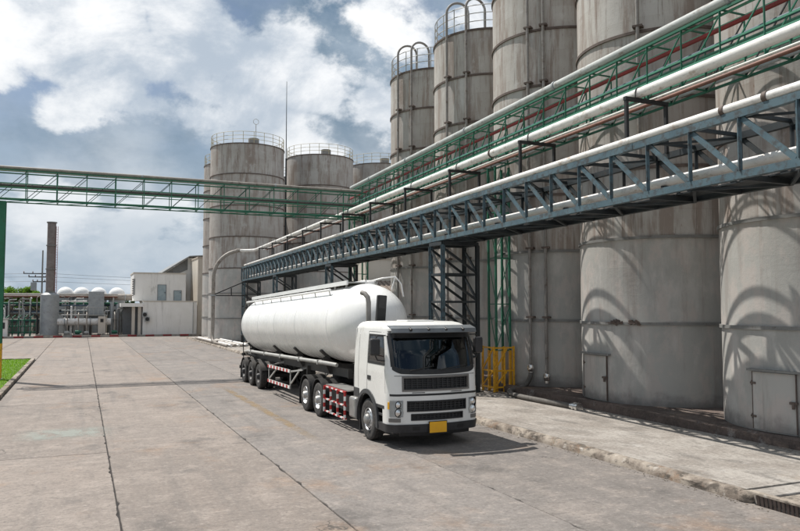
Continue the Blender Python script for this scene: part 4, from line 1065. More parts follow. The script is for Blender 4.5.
        patch(a, b, 2.0, 2.72, 2, 6, .0075, .014, 'window_seal', 'black', w)
        for (y0, y1, z0, z1) in ((1.66, 1.672, 1.30, 2.80), (.40, .412, 1.32, 1.90), (.50, 1.66, 2.79, 2.80), (2.3, 2.31, 1.30, 2.85)): pt(y0, y1, z0, z1, .003, .01, 'door_seam', 'grey_trim', nt=2, nz=6)
        pt(1.40, 1.62, 1.56, 1.67, .012, .02, 'door_handle', 'black')
        pt(1.30, 2.0, 1.70, 1.715, .004, .01, 'door_crease', 'rail_grey', nt=2, nz=1) if False else None
        pt(.50, 1.05, .93, 1.01, .004, .03, 'panel_gap', 'dark_plastic', nt=2, nz=1)
        # dark wheel-arch lip and lower trim
        m = MB(); vs = []; fs = []; k = 26
        for i in range(k+1):
            al = R_(-8+196*i/k); yy, zz = 1.65+.675*math.cos(al), .53+.675*math.sin(al); y2, z2 = 1.65+.78*math.cos(al), .53+.78*math.sin(al)
            for (yv, zv, xo) in ((yy, zz, -.05), (yy, zz, .045), (y2, z2, .035), (y2, z2, -.02)): vs.append(TR(sg*(1.235+xo), yv, zv))
        for i in range(k):
            for a_ in range(4): fs.append((i*4+a_, i*4+4+a_, i*4+4+(a_+1) % 4, i*4+(a_+1) % 4))
        m.add(vs, fs); m.build('wheel_arch', 'grey_trim', T, smooth=35)
        pt(2.25, 2.615, 1.03, 1.27, .02, .05, 'side_trim', 'grey_trim')
        m = MB(); m.bx(TXC+sg*1.0, TXC+sg*1.24, 16.55, 17.05, .42, .50); m.bx(TXC+sg*1.02, TXC+sg*1.22, 16.6, 17.0, .74, .80); m.bx(TXC+sg*.98, TXC+sg*1.02, 16.5, 17.05, .42, 1.05); m.build('step', 'dark_plastic', T, bevel=.01)
        m = MB(); m.bx(TXC+sg*.82, TXC+sg*1.22, 18.22, 18.25, .18, 1.1); m.build('mud_flap', 'black', T)
        # mirror
        mi = MB(); mi.box(TR(sg*1.45, .60, 2.44), (.25, .16, .42), sg*.15); mo = mi.build('mirror', 'dark_plastic', T, bevel=.05)
        for q_ in (([TR(sg*1.18, .55, 2.72), TR(sg*1.38, .60, 2.72), TR(sg*1.45, .60, 2.62)]), ([TR(sg*1.21, .50, 2.10), TR(sg*1.38, .60, 2.12), TR(sg*1.45, .60, 2.26)])):
            mi = MB(); mi.tube(q_, .018, 6); mi.build('mirror_arm', 'black', mo)
        mi = MB(); mi.box(TR(sg*1.46, .688, 2.44), (.20, .006, .40), sg*.15); mi.build('mirror_glass', 'chrome', mo)
    for x in (-.52, .52):
        patch(xp(x-.16), xp(x+.16), 1.335, 1.352, 4, 1, .006, .012, 'panel_gap', 'grey_trim', T)
    patch(xp(-1.1), xp(1.1), 1.745, 1.757, 30, 1, .003, .01, 'panel_gap', 'grey_trim', T)
    for x in (-.58, .62):
        patch(xp(x-.09), xp(x+.09), .44, .53, 4, 1, .034, .01, 'tow_cover', 'black', T)
    for s_ in (-1, 1):
        a, b = (xp(-1.20), xp(-.96)) if s_ < 0 else (xp(.96), xp(1.20))
        patch(a, b, .645, .735, 6, 2, .012, .03, 'fog_lamp', 'frame_grey', T)
    # --- chassis
    for x in (-.43, .43):
        m = MB(); m.bx(TXC+x-.05, TXC+x+.05, 16.4, 24.6, .72, 1.0); m.build('frame_rail', 'chassis', T)
    for y in (18.9, 20.2, 21.3, 22.7, 24.4):
        m = MB(); m.bx(TXC-.38, TXC+.38, y-.06, y+.06, .76, .96); m.build('cross_member', 'chassis', T)
    for y in (17.65, 22.05, 23.45):
        m = MB(); m.tube([(TXC-.95, y, .53), (TXC+.95, y, .53)], .09, 10); m.lathe([(.001, -.25), (.2, -.2), (.26, 0), (.2, .2), (.001, .25)], (TXC, y, .55), 16, axis='y'); m.build('axle', 'chassis', T, smooth=40)
    m = MB(); m.bx(TXC-.5, TXC+.5, 16.5, 18.4, .55, 1.2); m.build('engine', 'black', T)
    for s in (-1, 1):
        wheel(T, s*(1.22-.15), 1.65, .53, .30, s, 'front')
        for y in (6.05, 7.45):
            wheel(T, s*(1.22-.15), y, .525, .29, s, 'drive'); wheel(T, s*(1.22-.49), y, .525, .29, s, 'drive')
            # quarter mudguards
            m = MB(); pr = [(.60, -.32), (.625, -.32), (.625, .32), (.60, .32)]
            m.lathe(pr, (TXC+s*.90, 16+y, .56), 18, axis='x', a0=R_(12), a1=R_(168), close=True); m.build('mudguard', 'black', T, smooth=40)
        m = MB(); m.bx(TXC+s*.58, TXC+s*1.22, 24.10, 24.13, .16, .75); m.build('mud_flap', 'black', T)
    # fifth wheel
    m = MB(); m.lathe([(.001, 1.24), (.5, 1.24), (.52, 1.20), (.5, 1.14), (.001, 1.14)], (TXC, 22.6, 0), 28); m.bx(TXC-.5, TXC+.5, 22.3, 22.9, 1.0, 1.14); m.build('fifth_wheel', 'black', T)
    # tanks and boxes between the axles
    m = MB(); m.bx(TXC+.60, TXC+1.2, 19.0, 20.9, .38, .98); m.build('fuel_tank', 'steel', T, bevel=.08)
    m = MB(); m.bx(TXC-1.18, TXC-.62, 18.75, 19.25, .38, .95); m.build('fuel_tank', 'steel', T, bevel=.06)
    m = MB(); m.bx(TXC-1.05, TXC-.6, 19.4, 21.2, .45, .92); m.build('battery_box', 'black', T, bevel=.03)
    # red and white guard rack beside them
    gr = MB(); gx = TXC-1.22; gr.beam((gx, 19.33, 1.03), (gx, 21.25, 1.03), .03, .06); rk_ = gr.build('side_guard', 'red', T, label='red and white striped side guard')
    def seg(p, q, nseg, mts):
        p, q = Vector(p), Vector(q)
        for i in range(nseg):
            a, b = p.lerp(q, i/nseg), p.lerp(q, (i+1)/nseg); m = MB(); m.beam(a, b, .035, .055, up=(1, 0, 0)); m.build('stripe', mts[i % 2], rk_)
    for z in (.30, .66, 1.03): seg((gx-.012, 19.33, z), (gx-.012, 21.25, z), 9, ('red', 'white_paint'))
    for i, y in enumerate((19.36, 19.98, 20.6, 21.22)): seg((gx-.03-.002*i, y, .28), (gx-.03-.002*i, y, 1.05), 6, ('white_paint', 'red'))
    m = MB(); m.beam((TXC+1.22, 19.0, .45), (TXC+1.22, 21.2, .45), .04, .1); m.beam((TXC+1.22, 19.0, .85), (TXC+1.22, 21.2, .85), .04, .1); m.build('far_side_guard', 'red', T)
    m = MB(); m.bx(TXC-1.18, TXC-.6, 19.35, 21.3, 1.05, 1.08); m.build('catwalk', 'steel', T)
    # air intake and exhaust behind the cab
    m = MB(); m.tube([TR(-.74, 2.86, 1.2), TR(-.74, 2.86, 3.55), TR(-.75, 2.90, 3.70), TR(-.80, 3.0, 3.80), TR(-.86, 3.10, 3.83)], .07, 12); m.build('exhaust_stack', 'pipe_dull', T, smooth=40)
    m = MB(); m.box(TR(-.40, 2.84, 2.95), (.27, .16, 1.62), 0, 0, .07); m.build('air_intake', 'black', T, bevel=.03)
    m = MB(); m.box(TR(-.355, 2.75, 3.56), (.22, .03, .34), 0, 0, .07); m.build('intake_grille', 'dark_plastic', T)
    for k, x in enumerate((-.25, -.1, .05)):
        m = MB(); pts = [TR(x, 2.7, 1.65-.05*k), TR(x+.05, 3.1, 1.15), TR(x, 3.7, 1.1), TR(x, 4.2, 1.35), TR(x-.1, 4.6, 1.55)]
        m.tube(pts, .022, 6); m.build('air_line', ('red', 'black', 'plate')[k], T, smooth=60)
    m = MB(); m.tube([TR(-.95, 2.95, 1.9), TR(-.95, 3.15, 1.75), TR(-.95, 3.25, 1.4), TR(-.95, 3.2, 1.05)], .09, 10); m.build('intake_hose', 'dark_plastic', T, smooth=50)
build_truck()

def build_trailer():
    T = thing('tank_trailer', 'white cylindrical bulk tank trailer hitched behind the truck', 'trailer', TR(0, 12, 0))
    # tank: rings along Y
    yr, yf = 18.95, 3.40
    def cz(y): return 2.60+(18.5-y)*.024
    RT = 1.235
    prof = [(yf+1.75*(1-math.cos(R_(q)))**.92, max(.02, RT*math.sin(R_(q))**.78)) for q in (0, 3, 7, 12, 18, 25, 32, 40, 48, 56, 64, 72, 80, 86, 90)]
    prof += [(y, RT) for y in np.linspace(yf+2.35, yr-1.35, 30)]
    prof += [(yr-1.2, RT), (yr-.8, RT*.975), (yr-.45, RT*.90), (yr-.2, RT*.76), (yr-.07, RT*.56), (yr-.015, RT*.3), (yr, .02)]
    n = 64; vs = []; fs = []
    for (y, r) in prof:
        for k in range(n):
            a = 2*math.pi*k/n; vs.append(TR(r*math.cos(a), y, cz(y)+r*math.sin(a)))
    for i in range(len(prof)-1):
        for k in range(n): fs.append((i*n+k, i*n+(k+1) % n, (i+1)*n+(k+1) % n, (i+1)*n+k))
    fs += [tuple(range(n)), tuple((len(prof)-1)*n+k for k in range(n-1, -1, -1))]
    m = MB(); m.add(vs, fs); tank = m.build('tank_shell', 'tank_white', T, smooth=35)
    for y in (yf+1.80, yf+5.4, yf+8.4, yf+11.2, yr-1.22):
        m = MB(); vs = []; fs = []; k_ = 64
        for k in range(k_):
            a = 2*math.pi*k/k_
            for (dy, rr) in ((-.025, RT-.002), (-.02, RT+.006), (.02, RT+.006), (.025, RT-.002)): vs.append(TR(rr*math.cos(a), y+dy, cz(y)+rr*math.sin(a)))
        for k in range(k_):
            for q in range(3): fs.append((k*4+q, ((k+1) % k_)*4+q, ((k+1) % k_)*4+q+1, k*4+q+1))
        m.add(vs, fs); m.build('weld_seam', 'tank_white', tank, smooth=60)
    # top walkway, hand rails, lids
    def top(x, y, dz=0.0): return TR(x, y, cz(y)+RT+dz)
    wy0, wy1 = 4.9, 18.4
    m = MB(); m.beam(top(-.34, wy0, .02), top(-.34, wy1, .02), .56, .035); wk = m.build('walkway', 'rail_grey', T)
    m = MB(); m.beam(top(-.645, wy0, .015), top(-.645, wy1, .015), .05, .13); m.build('toe_board', 'white_paint', wk)
    m = MB(); m.beam(top(-.035, wy0, .04), top(-.035, wy1, .04), .05, .12); m.build('toe_board', 'white_paint', wk)
    for i in range(13):
        y = wy0+.2+i*(wy1-wy0-.4)/12
        m = MB(); m.beam(top(-.60, y, -.17), top(-.60, y, .0), .03, .05); m.build('bracket', 'rail_grey', wk)
    m = MB(); m.tube([top(-.90, wy0+.9, -.17), top(-.90, wy1+.2, -.17)], .04, 8); m.build('top_rail', 'white_paint', T, smooth=50)
    for i in range(9):
        y = wy0+1.0+i*1.55; m = MB(); m.tube([top(-.90, y, -.17), top(-.86, y, -.36)], .018, 6); m.build('rail_bracket', 'rail_grey', T)
    for y in (5.8, 9.0, 12.2, 15.6):
        m = MB(); p = top(.38, y, -.12); m.lathe([(.001, .28), (.24, .27), (.29, .22), (.30, .0)], p, 24); l = m.build('manhole_lid', 'white_paint', T, smooth=40)
        m = MB(); 
        for k in range(6): a = k*math.pi/3; m.box(p+Vector((.3*math.cos(a), .3*math.sin(a), .2)), (.06, .06, .07), a)
        m.build('clamp', 'steel', l)
    # folding rail at the front of the tank
    m = MB(); a, b, c_, d = top(-.62, 4.7, .05), top(.55, 4.35, .28), top(.95, 4.4, -.25), top(-.6, 6.2, .1)
    m.tube([top(.10, 5.2, .06), top(.45, 4.75, .16), top(.80, 4.55, .20), top(.98, 4.5, -.02), top(1.06, 4.5, -.42)], .02, 7)
    m.tube([top(.80, 4.55, .20), top(.70, 4.6, -.2)], .017, 6)
    m.build('folding_rail', 'white_paint', T, smooth=60)
    # frame under the tank
    for x in (-.5, .5):
        m = MB(); m.beam(TR(x, 5.0, 1.40), TR(x, 18.6, 1.18), .14, .26); m.build('frame_beam', 'chassis', T)
    for y in (5.2, 9.2, 12.4, 15.4, 18.2):
        m = MB(); m.box(TR(0, y, 1.32), (1.0, .12, .2)); m.build('cross_member', 'chassis', T)
    for s in (-1, 1):
        for y in (6.6, 9.8, 12.9, 17.8):
            m = MB(); vs = []; fs = []; k = 8
            for i in range(k+1):
                al = R_(222+i*(300-222)/k-0) if s < 0 else R_(318-i*(300-222)/k)
                for rr in (RT+.004, RT+.075):
                    for dy in (-.10, .10): vs.append(TR(rr*math.cos(al), y+dy, cz(y)+rr*math.sin(al)))
            for i in range(k):
                b0, b1 = i*4, i*4+4; fs += [(b0, b1, b1+1, b0+1), (b0+2, b0+3, b1+3, b1+2), (b0, b0+2, b1+2, b1), (b0+1, b1+1, b1+3, b0+3)]
            fs += [(0, 1, 3, 2), (k*4, k*4+2, k*4+3, k*4+1)]
            m.add(vs, fs); m.beam(TR(s*.80, y, cz(y)-1.06), TR(s*.55, y, 1.3), .2, .1, up=(0, 1, 0)); m.build('saddle', 'chassis', T)
        # discharge pipe along the side
        m = MB(); m.tube([TR(s*.6, 17.9, 1.15), TR(s*1.0, 17.8, 1.28), TR(s*1.12, 17.4, 1.42), TR(s*1.12, 17.0, 1.46), TR(s*1.12, 5.6, 1.70), TR(s*.9, 5.1, 1.66)], .062, 12); m.build('side_pipe', 'rail_grey', T, smooth=40)
        for y in (16.2, 13.6, 11.0, 8.4, 6.2):
            z = 1.46+(17-y)*.0211; m = MB(); m.beam(TR(s*1.12, y, z-.02), TR(s*.5, y, z-.12), .04, .05); m.box(TR(s*1.12, y, z), (.15, .07, .15)); m.build('pipe_bracket', 'rail_grey', T)
        # side guard
        gx = s*1.20
        for z in (.55, 1.12):
            m = MB(); m.beam(TR(gx, 9.4, z+.02), TR(gx, 12.75, z-.02), .03, .11, up=(0, 0, 1)); g = m.build('side_guard', 'rail_grey', T)
            for i in range(14):
                y = 9.42+i*.238; m = MB(); m.beam(TR(gx+s*.018, y, z+.02-.012*i/3.5), TR(gx+s*.018, y+.236, z+.02-.012*(i+1)/3.5), .010, .10); m.build('reflective_band', 'red' if i % 2 else 'white_paint', g)
        for y in (9.45, 12.7):
            m = MB(); m.beam(TR(gx-s*.025, y, .5), TR(gx-s*.025, y, 1.18), .05, .03); m.beam(TR(gx-s*.04, y, 1.1), TR(s*.5, y, 1.25), .05, .05); m.build('guard_post', 'rail_grey', T)
        for p_, q_ in (((9.4, 1.14), (7.9, 1.30)), ((9.35, .72), (8.35, 1.22)), ((12.6, .62), (11.4, 1.1))):
            m = MB(); m.beam(TR(gx-s*.03, *p_), TR(gx-s*.03, *q_), .04, .05); m.build('guard_stay', 'rail_grey', T)
        # landing leg
        m = MB(); m.bx(TXC+s*.62-.06, TXC+s*.62+.06, 16+9.0, 16+9.12, .50, 1.35); m.box(TR(s*.62, 9.06, .48), (.26, .26, .03)); m.build('landing_leg', 'chassis', T)
        for y in (14.55, 16.05, 17.55):
            wheel(T, s*(1.20-.15), y, .525, .29, s, 'trailer'); wheel(T, s*(1.20-.49), y, .525, .29, s, 'trailer')
            m = MB(); m.lathe([(.585, -.33), (.605, -.33), (.605, .33), (.585, .33)], (TXC+s*.88, 16+y, .54), 16, axis='x', a0=R_(25), a1=R_(155), close=True); m.build('mudguard', 'chassis', T, smooth=40)
        m = MB(); m.bx(TXC+s*.56, TXC+s*1.2, 34.20, 34.23, .16, .85); m.build('mud_flap', 'black', T)
    for y in (14.55, 16.05, 17.55):
        m = MB(); m.tube([TR(-.95, y, .525), TR(.95, y, .525)], .075, 10); m.build('axle', 'chassis', T)
        for x in (-.5, .5):
            m = MB(); m.beam(TR(x, y-.55, .80), TR(x, y+.55, .80), .09, .10); m.box(TR(x, y, .95), (.2, .3, .35)); m.build('suspension', 'chassis', T)
    m = MB(); m.box(TR(0, 18.72, .62), (2.3, .10, .14)); m.beam(TR(-.5, 18.6, 1.15), TR(-.5, 18.72, .62), .08, .08); m.beam(TR(.5, 18.6, 1.15), TR(.5, 18.72, .62), .08, .08); m.build('rear_bumper', 'chassis', T)
    m = MB(); m.lathe([(.25, 0), (.28, .12), (.2, .3), (.12, .35), (.001, .35)], TR(0, 18.9, 1.4), 16, axis='y'); m.tube([TR(0, 19.1, 1.4), TR(-.5, 19.1, 1.2), TR(-1.0, 18.8, 1.2)], .07, 8); m.build('discharge_valve', 'chassis', T)
    # rear ladder
    m = MB()
    for x in (-.95, -.62): m.tube([TR(x, 18.75, .8), TR(x, 18.95, 2.0), TR(x, 18.75, 3.2), TR(x, 18.4, cz(18.4)+1.15)], .022, 6)
    for k in range(8): m.tube([TR(-.95, 18.8+.1*math.sin(k/7*3), 1.0+k*.3), TR(-.62, 18.8+.1*math.sin(k/7*3), 1.0+k*.3)], .016, 5)
    m.build('rear_ladder', 'chassis', T, smooth=60)
    m = MB(); m.box(TR(-1.08, 18.55, 1.95), (.12, .16, .36)); m.build('rear_box', 'dark_plastic', T, bevel=.02)
build_trailer()

# ================================================================== far plant and buildings
def far_buildings():
    # white two-storey block
    t = thing('white_building', 'weathered white flat-roofed building at the end of the yard', 'building', (9.5, 96, 0))
    m = MB(); m.bx(6.75, 13.15, 93.4, 99, .0, 4.15); m.build('wall', 'wall_white', t, label='lower front wall')
    m = MB(); m.bx(6.70, 13.18, 93.35, 99.05, 4.152, 4.28); m.build('parapet', 'wall_beige', t)
    m = MB(); m.bx(5.7, 11.9, 94.6, 101, 4.29, 7.65); m.build('wall', 'wall_white', t, label='set-back upper wall')
    m = MB(); m.bx(5.64, 11.95, 94.54, 101, 7.652, 7.80); m.build('parapet', 'wall_beige', t)
    for (x0, x1, z0, z1) in ((8.55, 9.50, 4.35, 6.25), (10.5, 11.35, 4.35, 5.55)):
        m = MB(); m.bx(x0, x1, 94.55, 94.60, z0, z1); d = m.build('door', 'door_blue', t)
        m = MB(); m.bx(x0-.06, x0, 94.53, 94.60, z0, z1+.06); m.bx(x1, x1+.06, 94.53, 94.60, z0, z1+.06); m.bx(x0, x1, 94.53, 94.60, z1, z1+.06); m.build('frame', 'sheet_grey', d)
        m = MB(); m.bx(x1-.14, x1-.08, 94.50, 94.55, z0+.9, z0+1.05); m.build('handle', 'black', d)
    m = MB(); m.bx(5.72, 5.85, 94.55, 94.60, 5.0, 7.0); m.build('louvre', 'sheet_grey', t)
    for k in range(8):
        m = MB(); m.bx(5.60, 5.70, 94.7, 95.9, 4.9+k*.28, 5.02+k*.28); m.build('louvre_slat', 'band', t)
    m = MB(); m.bx(4.2, 6.74, 92.9, 97, 3.55, 3.98); m.build('canopy', 'wall_white', t)
    for x in (5.5, 6.2):
        m = MB(); m.bx(x, x+.35, 93.4, 94.0, 0, 3.548); m.build('column', 'wall_beige', t)
    m = MB(); m.bx(4.6, 6.74, 95.5, 96.5, 0, 3.5); m.build('porch_wall', 'sheet_grey', t)
    for (x, z) in ((6.95, 2.6), (7.25, 2.05)):
        m = MB(); m.bx(x-.28, x+.28, 93.0, 93.398, z-.28, z+.28); f = m.build('fan_unit', 'galv', t)
        m = MB(); m.lathe([(.001, -.02), (.08, -.02), (.2, .0), (.23, -.02), (.23, .02)], (x, 92.99, z), 16, axis='y'); m.build('fan_grille', 'black', f)
    m = MB(); m.tube([(12.7, 93.34, .3), (12.7, 93.34, 4.1)], .05, 6); m.build('downpipe', 'rail_grey', t)
    # white side wall and tall beige wall
    t = thing('warehouse', 'grey metal-roofed warehouse behind the white building', 'building', (15, 104, 0))
    m = MB(); m.add([(9.2, 101.5, 0), (20, 101.5, 0), (20, 101.5, 10.8), (13.0, 101.5, 10.2), (9.2, 101.5, 7.6), (9.2, 125, 0), (20, 125, 0), (20, 125, 10.8), (13.0, 125, 10.2), (9.2, 125, 7.6)], [(0, 1, 2, 3, 4), (9, 8, 7, 6, 5), (0, 4, 9, 5), (1, 6, 7, 2)]); m.build('wall', 'wall_white', t)
    m = MB(); m.beam((9.0, 113, 7.66), (13.1, 113, 10.36), 25, .14, up=(0, 0, 1)); m.build('roof', 'sheet_grey', t)
    m = MB(); m.beam((13.1, 113, 10.36), (20.3, 113, 10.95), 25, .14, up=(0, 0, 1)); m.build('roof', 'sheet_grey', t)
    m = MB(); m.add([(9.25, 101.44, 7.5), (12.95, 101.44, 10.1), (12.95, 101.44, 8.6), (9.25, 101.44, 6.9), (9.25, 101.49, 7.5), (12.95, 101.49, 10.1), (12.95, 101.49, 8.6), (9.25, 101.49, 6.9)], [(0, 3, 2, 1), (0, 1, 5, 4), (3, 7, 6, 2)]); g = m.build('gable_cladding', 'sheet_grey', t)
    for k in range(14):
        x = 9.45+k*.26; m = MB(); m.bx(x, x+.05, 101.40, 101.44, 7.0+(x-9.25)*.46, 7.45+(x-9.25)*.70); m.build('rib', 'sheet_grey', g)
    t = thing('beige_building', 'plain beige wall block right of the white building', 'building', (15, 95, 0))
    m = MB(); m.bx(13.35, 21, 94.5, 101, 0, 9.75); m.build('wall', 'wall_beige', t)
    m = MB(); m.bx(13.28, 21.1, 94.42, 101.1, 9.752, 9.92); m.build('parapet', 'wall_tan', t)
    # beige store seen under the truss
    t = thing('store_building', 'beige store with brown sheet roof seen under the truss', 'building', (24, 54, 0))
    m = MB(); m.bx(19.9, 33, 52, 55, 0, 7.2); m.build('wall', 'wall_beige', t)
    m = MB(); m.bx(19.8, 33.1, 51.9, 55.1, 7.202, 7.35); m.build('parapet', 'wall_tan', t)
    m = MB(); m.beam((26.4, 49.6, 4.55), (26.4, 51.95, 5.45), 13, .08, up=(0, 0, 1)); rf = m.build('lean_to_roof', 'roof_brown', t)
    for k in range(34):
        m = MB(); m.beam((20.0+k*.38, 49.6, 4.62), (20.0+k*.38, 51.9, 5.50), .12, .06); m.build('sheet_rib', 'roof_brown', rf)
    m = MB(); m.bx(20.0, 33, 50.2, 51.9, 0, 4.4); m.build('lean_to_wall', 'wall_tan', t)
far_buildings()

def far_plant():
    # chimney
    t = thing('chimney', 'grey chimney on a wide drum base beyond the yard', 'chimney', (-3.5, 95, 0))
    c = (-3.55, 95, 0)
    m = MB(); m.lathe([(1.02, .25), (1.02, 4.95), (.50, 5.25)], c, 32); m.build('drum', 'galv', t, smooth=40)
    m = MB(); m.lathe([(.49, 5.2), (.47, 13.6), (.40, 13.6), (.40, 13.2)], c, 24); m.build('shaft', 'chim' if 'chim' in MAT else 'band_grey', t, smooth=40)
    for z in (5.3, 8.0, 10.8, 13.55):
        m = MB(); m.lathe([(.48, z-.06), (.57, z-.06), (.57, z+.06), (.48, z+.06)], c, 24, close=True); m.build('ring_band', 'band_grey', t)
    m = MB()
    for x in (.50, .68): m.beam((c[0]+x, 94.8, 5), (c[0]+x, 94.8, 13.1), .05, .05)
    for k in range(26): m.beam((c[0]+.50, 94.8, 5.2+k*.3), (c[0]+.68, 94.8, 5.2+k*.3), .03, .03)
    m.build('ladder', 'red_pipe', t)
    m = MB(); m.bx(-4.9, -2.2, 93.8, 96.2, 0, .26); m.build('footing', 'platform', t)
    # white domed tanks
    for k, x in enumerate((-2.05, -.15, 1.9, 4.15)):
        t = thing('domed_tank', ['first', 'second', 'third', 'fourth'][k]+' white domed tank right of the chimney', 'tank', (x, 103, 0), 'white domed tanks behind the pipework')
        R = 1.02; m = MB(); m.lathe([(R, .2), (R, 5.15)], (x, 103, 0), 32); m.build('shell', 'galv', t, smooth=40)
        m = MB(); m.lathe([(R, 5.15)]+[(R*math.cos(R_(a)), 5.15+R*.95*math.sin(R_(a))) for a in range(12, 90, 11)]+[(.001, 5.15+R*.95)], (x, 103, 0), 32); m.build('dome', 'white_paint', t, smooth=60)
        m = MB(); m.lathe([(R, 5.11), (R+.05, 5.11), (R+.05, 5.19), (R, 5.19)], (x, 103, 0), 32, close=True); m.build('ring_band', 'rail_grey', t)
    # filter housing
    t = thing('filter_housing', 'grey filter housing among the far pipework', 'machine', (1.4, 96, 0))
    m = MB(); m.bx(.65, 2.4, 95.2, 97, 2.6, 5.4); m.build('casing', 'galv', t, bevel=.04)
    m = MB(); m.add([(.65, 95.2, 2.6), (2.4, 95.2, 2.6), (2.4, 97, 2.6), (.65, 97, 2.6), (1.3, 95.9, 1.5), (1.75, 95.9, 1.5), (1.75, 96.3, 1.5), (1.3, 96.3, 1.5)], [(0, 1, 5, 4), (1, 2, 6, 5), (2, 3, 7, 6), (3, 0, 4, 7), (4, 5, 6, 7)]); m.build('hopper', 'galv', t)
    for (x, y) in ((.7, 95.25), (2.35, 95.25), (2.35, 96.95), (.7, 96.95)):
        m = MB(); m.box((x, y, 1.3), (.12, .12, 2.6)); m.build('leg', 'rail_grey', t)
    m = MB(); m.bx(.2, 2.8, 94.6, 95.19, 2.5, 2.6); m.tube([(.2, 94.65, 3.5), (2.8, 94.65, 3.5)], .03, 6)
    for k in range(6): m.tube([(.2+k*.52, 94.65, 2.6), (.2+k*.52, 94.65, 3.5)], .025, 5)
    m.build('platform', 'rail_grey', t)
    t = thing('control_cabinet', 'pale yellow cabinet below the far filter housing', 'cabinet', (2.2, 94, 0))
    m = MB(); m.bx(1.75, 2.6, 93.9, 94.4, .3, 2.4); m.build('casing', 'wall_beige', t, bevel=.02)
    m = MB(); m.bx(2.0, 2.35, 93.87, 93.9, 1.7, 2.1); m.build('panel', 'black', t)
    # duct from the chimney drum
    line_pipe('duct', [(-2.7, 94.8, 1.75), (-1, 94.8, 1.75), (3.2, 94.8, 1.75)], .42, 'pipe_white', 'fat pale duct leaving the chimney drum', 'duct', flanges=[((-1.9, 94.8, 1.75), (1, 0, 0), 'galv'), ((.9, 94.8, 1.75), (1, 0, 0), 'galv')], n=18)
    line_pipe('duct', [(1.8, 97.5, 4.75), (6.2, 97.5, 4.75)], .40, 'pipe_brown', 'brown-grey duct running into the white building', 'duct', n=18, flanges=[((3.2, 97.5, 4.75), (1, 0, 0), 'galv'), ((4.9, 97.5, 4.75), (1, 0, 0), 'galv')])
    for k, x in enumerate((3.3, 4.0, 4.75)):
        t = thing('pipe_column', ['left', 'middle', 'right'][k]+' grey upright vessel near the far canopy', 'vessel', (x, 96, 0), 'upright vessels by the canopy')
        m = MB(); m.lathe([(.22, .2), (.22, 3.9-.2*k), (.15, 4.1-.2*k), (.001, 4.1-.2*k)], (x, 96, 0), 14); m.build('body', 'galv', t, smooth=40)
        m = MB(); m.lathe([(.22, 2.0), (.27, 2.0), (.27, 2.12), (.22, 2.12)], (x, 96, 0), 14, close=True); m.build('flange', 'rail_grey', t)
    # far pipe rack
    t = thing('far_pipe_rack', 'long low pipe rack with many pipes beyond the yard', 'pipe rack', (-8, 97, 0))
    for x in np.arange(-24, 4, 2.5):
        for y in (96.6, 98.6):
            m = MB(); m.box((x, y, 2.35), (.16, .16, 4.7)); m.build('post', 'rail_grey', t)
        for z in (1.55, 2.55, 3.55, 4.55):
            m = MB(); m.beam((x, 96.6, z), (x, 98.6, z), .12, .14); m.build('cross_bar', 'rail_grey', t)
    mats = ['pipe_rust2', 'dark_blue', 'pipe_dull', 'pipe_brown', 'dark_steel', 'pipe_grey', 'dark_blue', 'pipe_rust2', 'pipe_dull', 'pipe_brown', 'green', 'pipe_rust2', 'dark_blue', 'pipe_grey', 'dark_steel', 'pipe_dull', 'pipe_rust', 'dark_blue', 'pipe_grey', 'pipe_rust2']
    k = 0
    for z in (1.74, 2.74, 3.74, 4.74):
        for y in (96.7, 97.1, 97.5, 98.0, 98.4):
            m = MB(); r = (.10, .14, .08)[k % 3]; z_ = z+r-.12+(k % 4)*.10; m.tube([(-24.5, y, z_), (4.0, y, z_)], r, 10); m.build('pipe_run', mats[k], t, smooth=40); k += 1
    m = MB(); m.bx(-24.5, 4.0, 96.4, 96.5, 4.86, 5.0); m.build('edge_beam', 'wall_beige', t)
    # green pipework frames and shrubs at the left
    t = thing('green_pipework', 'green pipework frame left of the chimney', 'pipework', (-6.5, 94.6, 0))
    for x in np.arange(-8.6, -4.9, .62):
        m = MB(); m.tube([(x, 94.6, 0), (x, 94.6, 2.3), (x+.25, 95.2, 2.55)], .06, 8); m.build('upright', 'green', t)
        m = MB(); m.tube([(x, 94.5, .2), (x+.6, 94.5, 2.1)], .04, 6); m.build('diagonal_brace', 'green', t)
    for z in (.6, 1.3, 2.0):
        m = MB(); m.tube([(-8.7, 94.55, z), (-4.9, 94.55, z)], .06, 8); m.build('rail', 'green', t)
    # valves / small machines
    for k, (x, z, s) in enumerate(((-1.6, .75, .5), (-.4, .9, .6), (.5, .7, .45), (3.6, .8, .55))):
        t = thing('pump', ['small pump right of the chimney drum', 'small pump under the fat duct', 'small pump left of the yellow cabinet', 'small pump near the upright vessels'][k], 'pump', (x, 93.9, 0), 'pumps in front of the far pipework')
        m = MB(); m.bx(x-s*.7, x+s*.7, 93.6, 94.2, .1, .3); m.build('base', 'platform', t)
        m = MB(); m.lathe([(.001, -s*.6), (s*.4, -s*.55), (s*.4, s*.3), (s*.25, s*.35), (s*.25, s*.6), (.001, s*.6)], (x, 93.9, .3+s*.4), 16, axis='x'); m.build('motor', 'green' if k % 2 else 'rail_grey', t, smooth=40)
        m = MB(); m.tube([(x, 93.9, .3+s*.6), (x, 93.9, 2.6), (x, 95, 2.9)], .07, 8); m.build('riser', 'pipe_brown', t, smooth=50)
    t = thing('pipe_frame_rack', 'stacked pipe frame between the duct and tanks', 'pipework', (-.6, 95.4, 0))
    for x in (-1.9, -.9, .1):
        m = MB(); m.box((x, 95.6, 2.2), (.12, .12, 4.4)); m.build('post', 'rail_grey', t)
    for i, z in enumerate((2.6, 3.1, 3.7, 4.2)):
        m = MB(); m.tube([(-2.3, 95.45, z), (.5, 95.45, z)], .07+.02*(i % 2), 8); m.build('pipe_run', ('pipe_white', 'pipe_grey', 'dark_blue', 'pipe_white')[i], t, smooth=40)
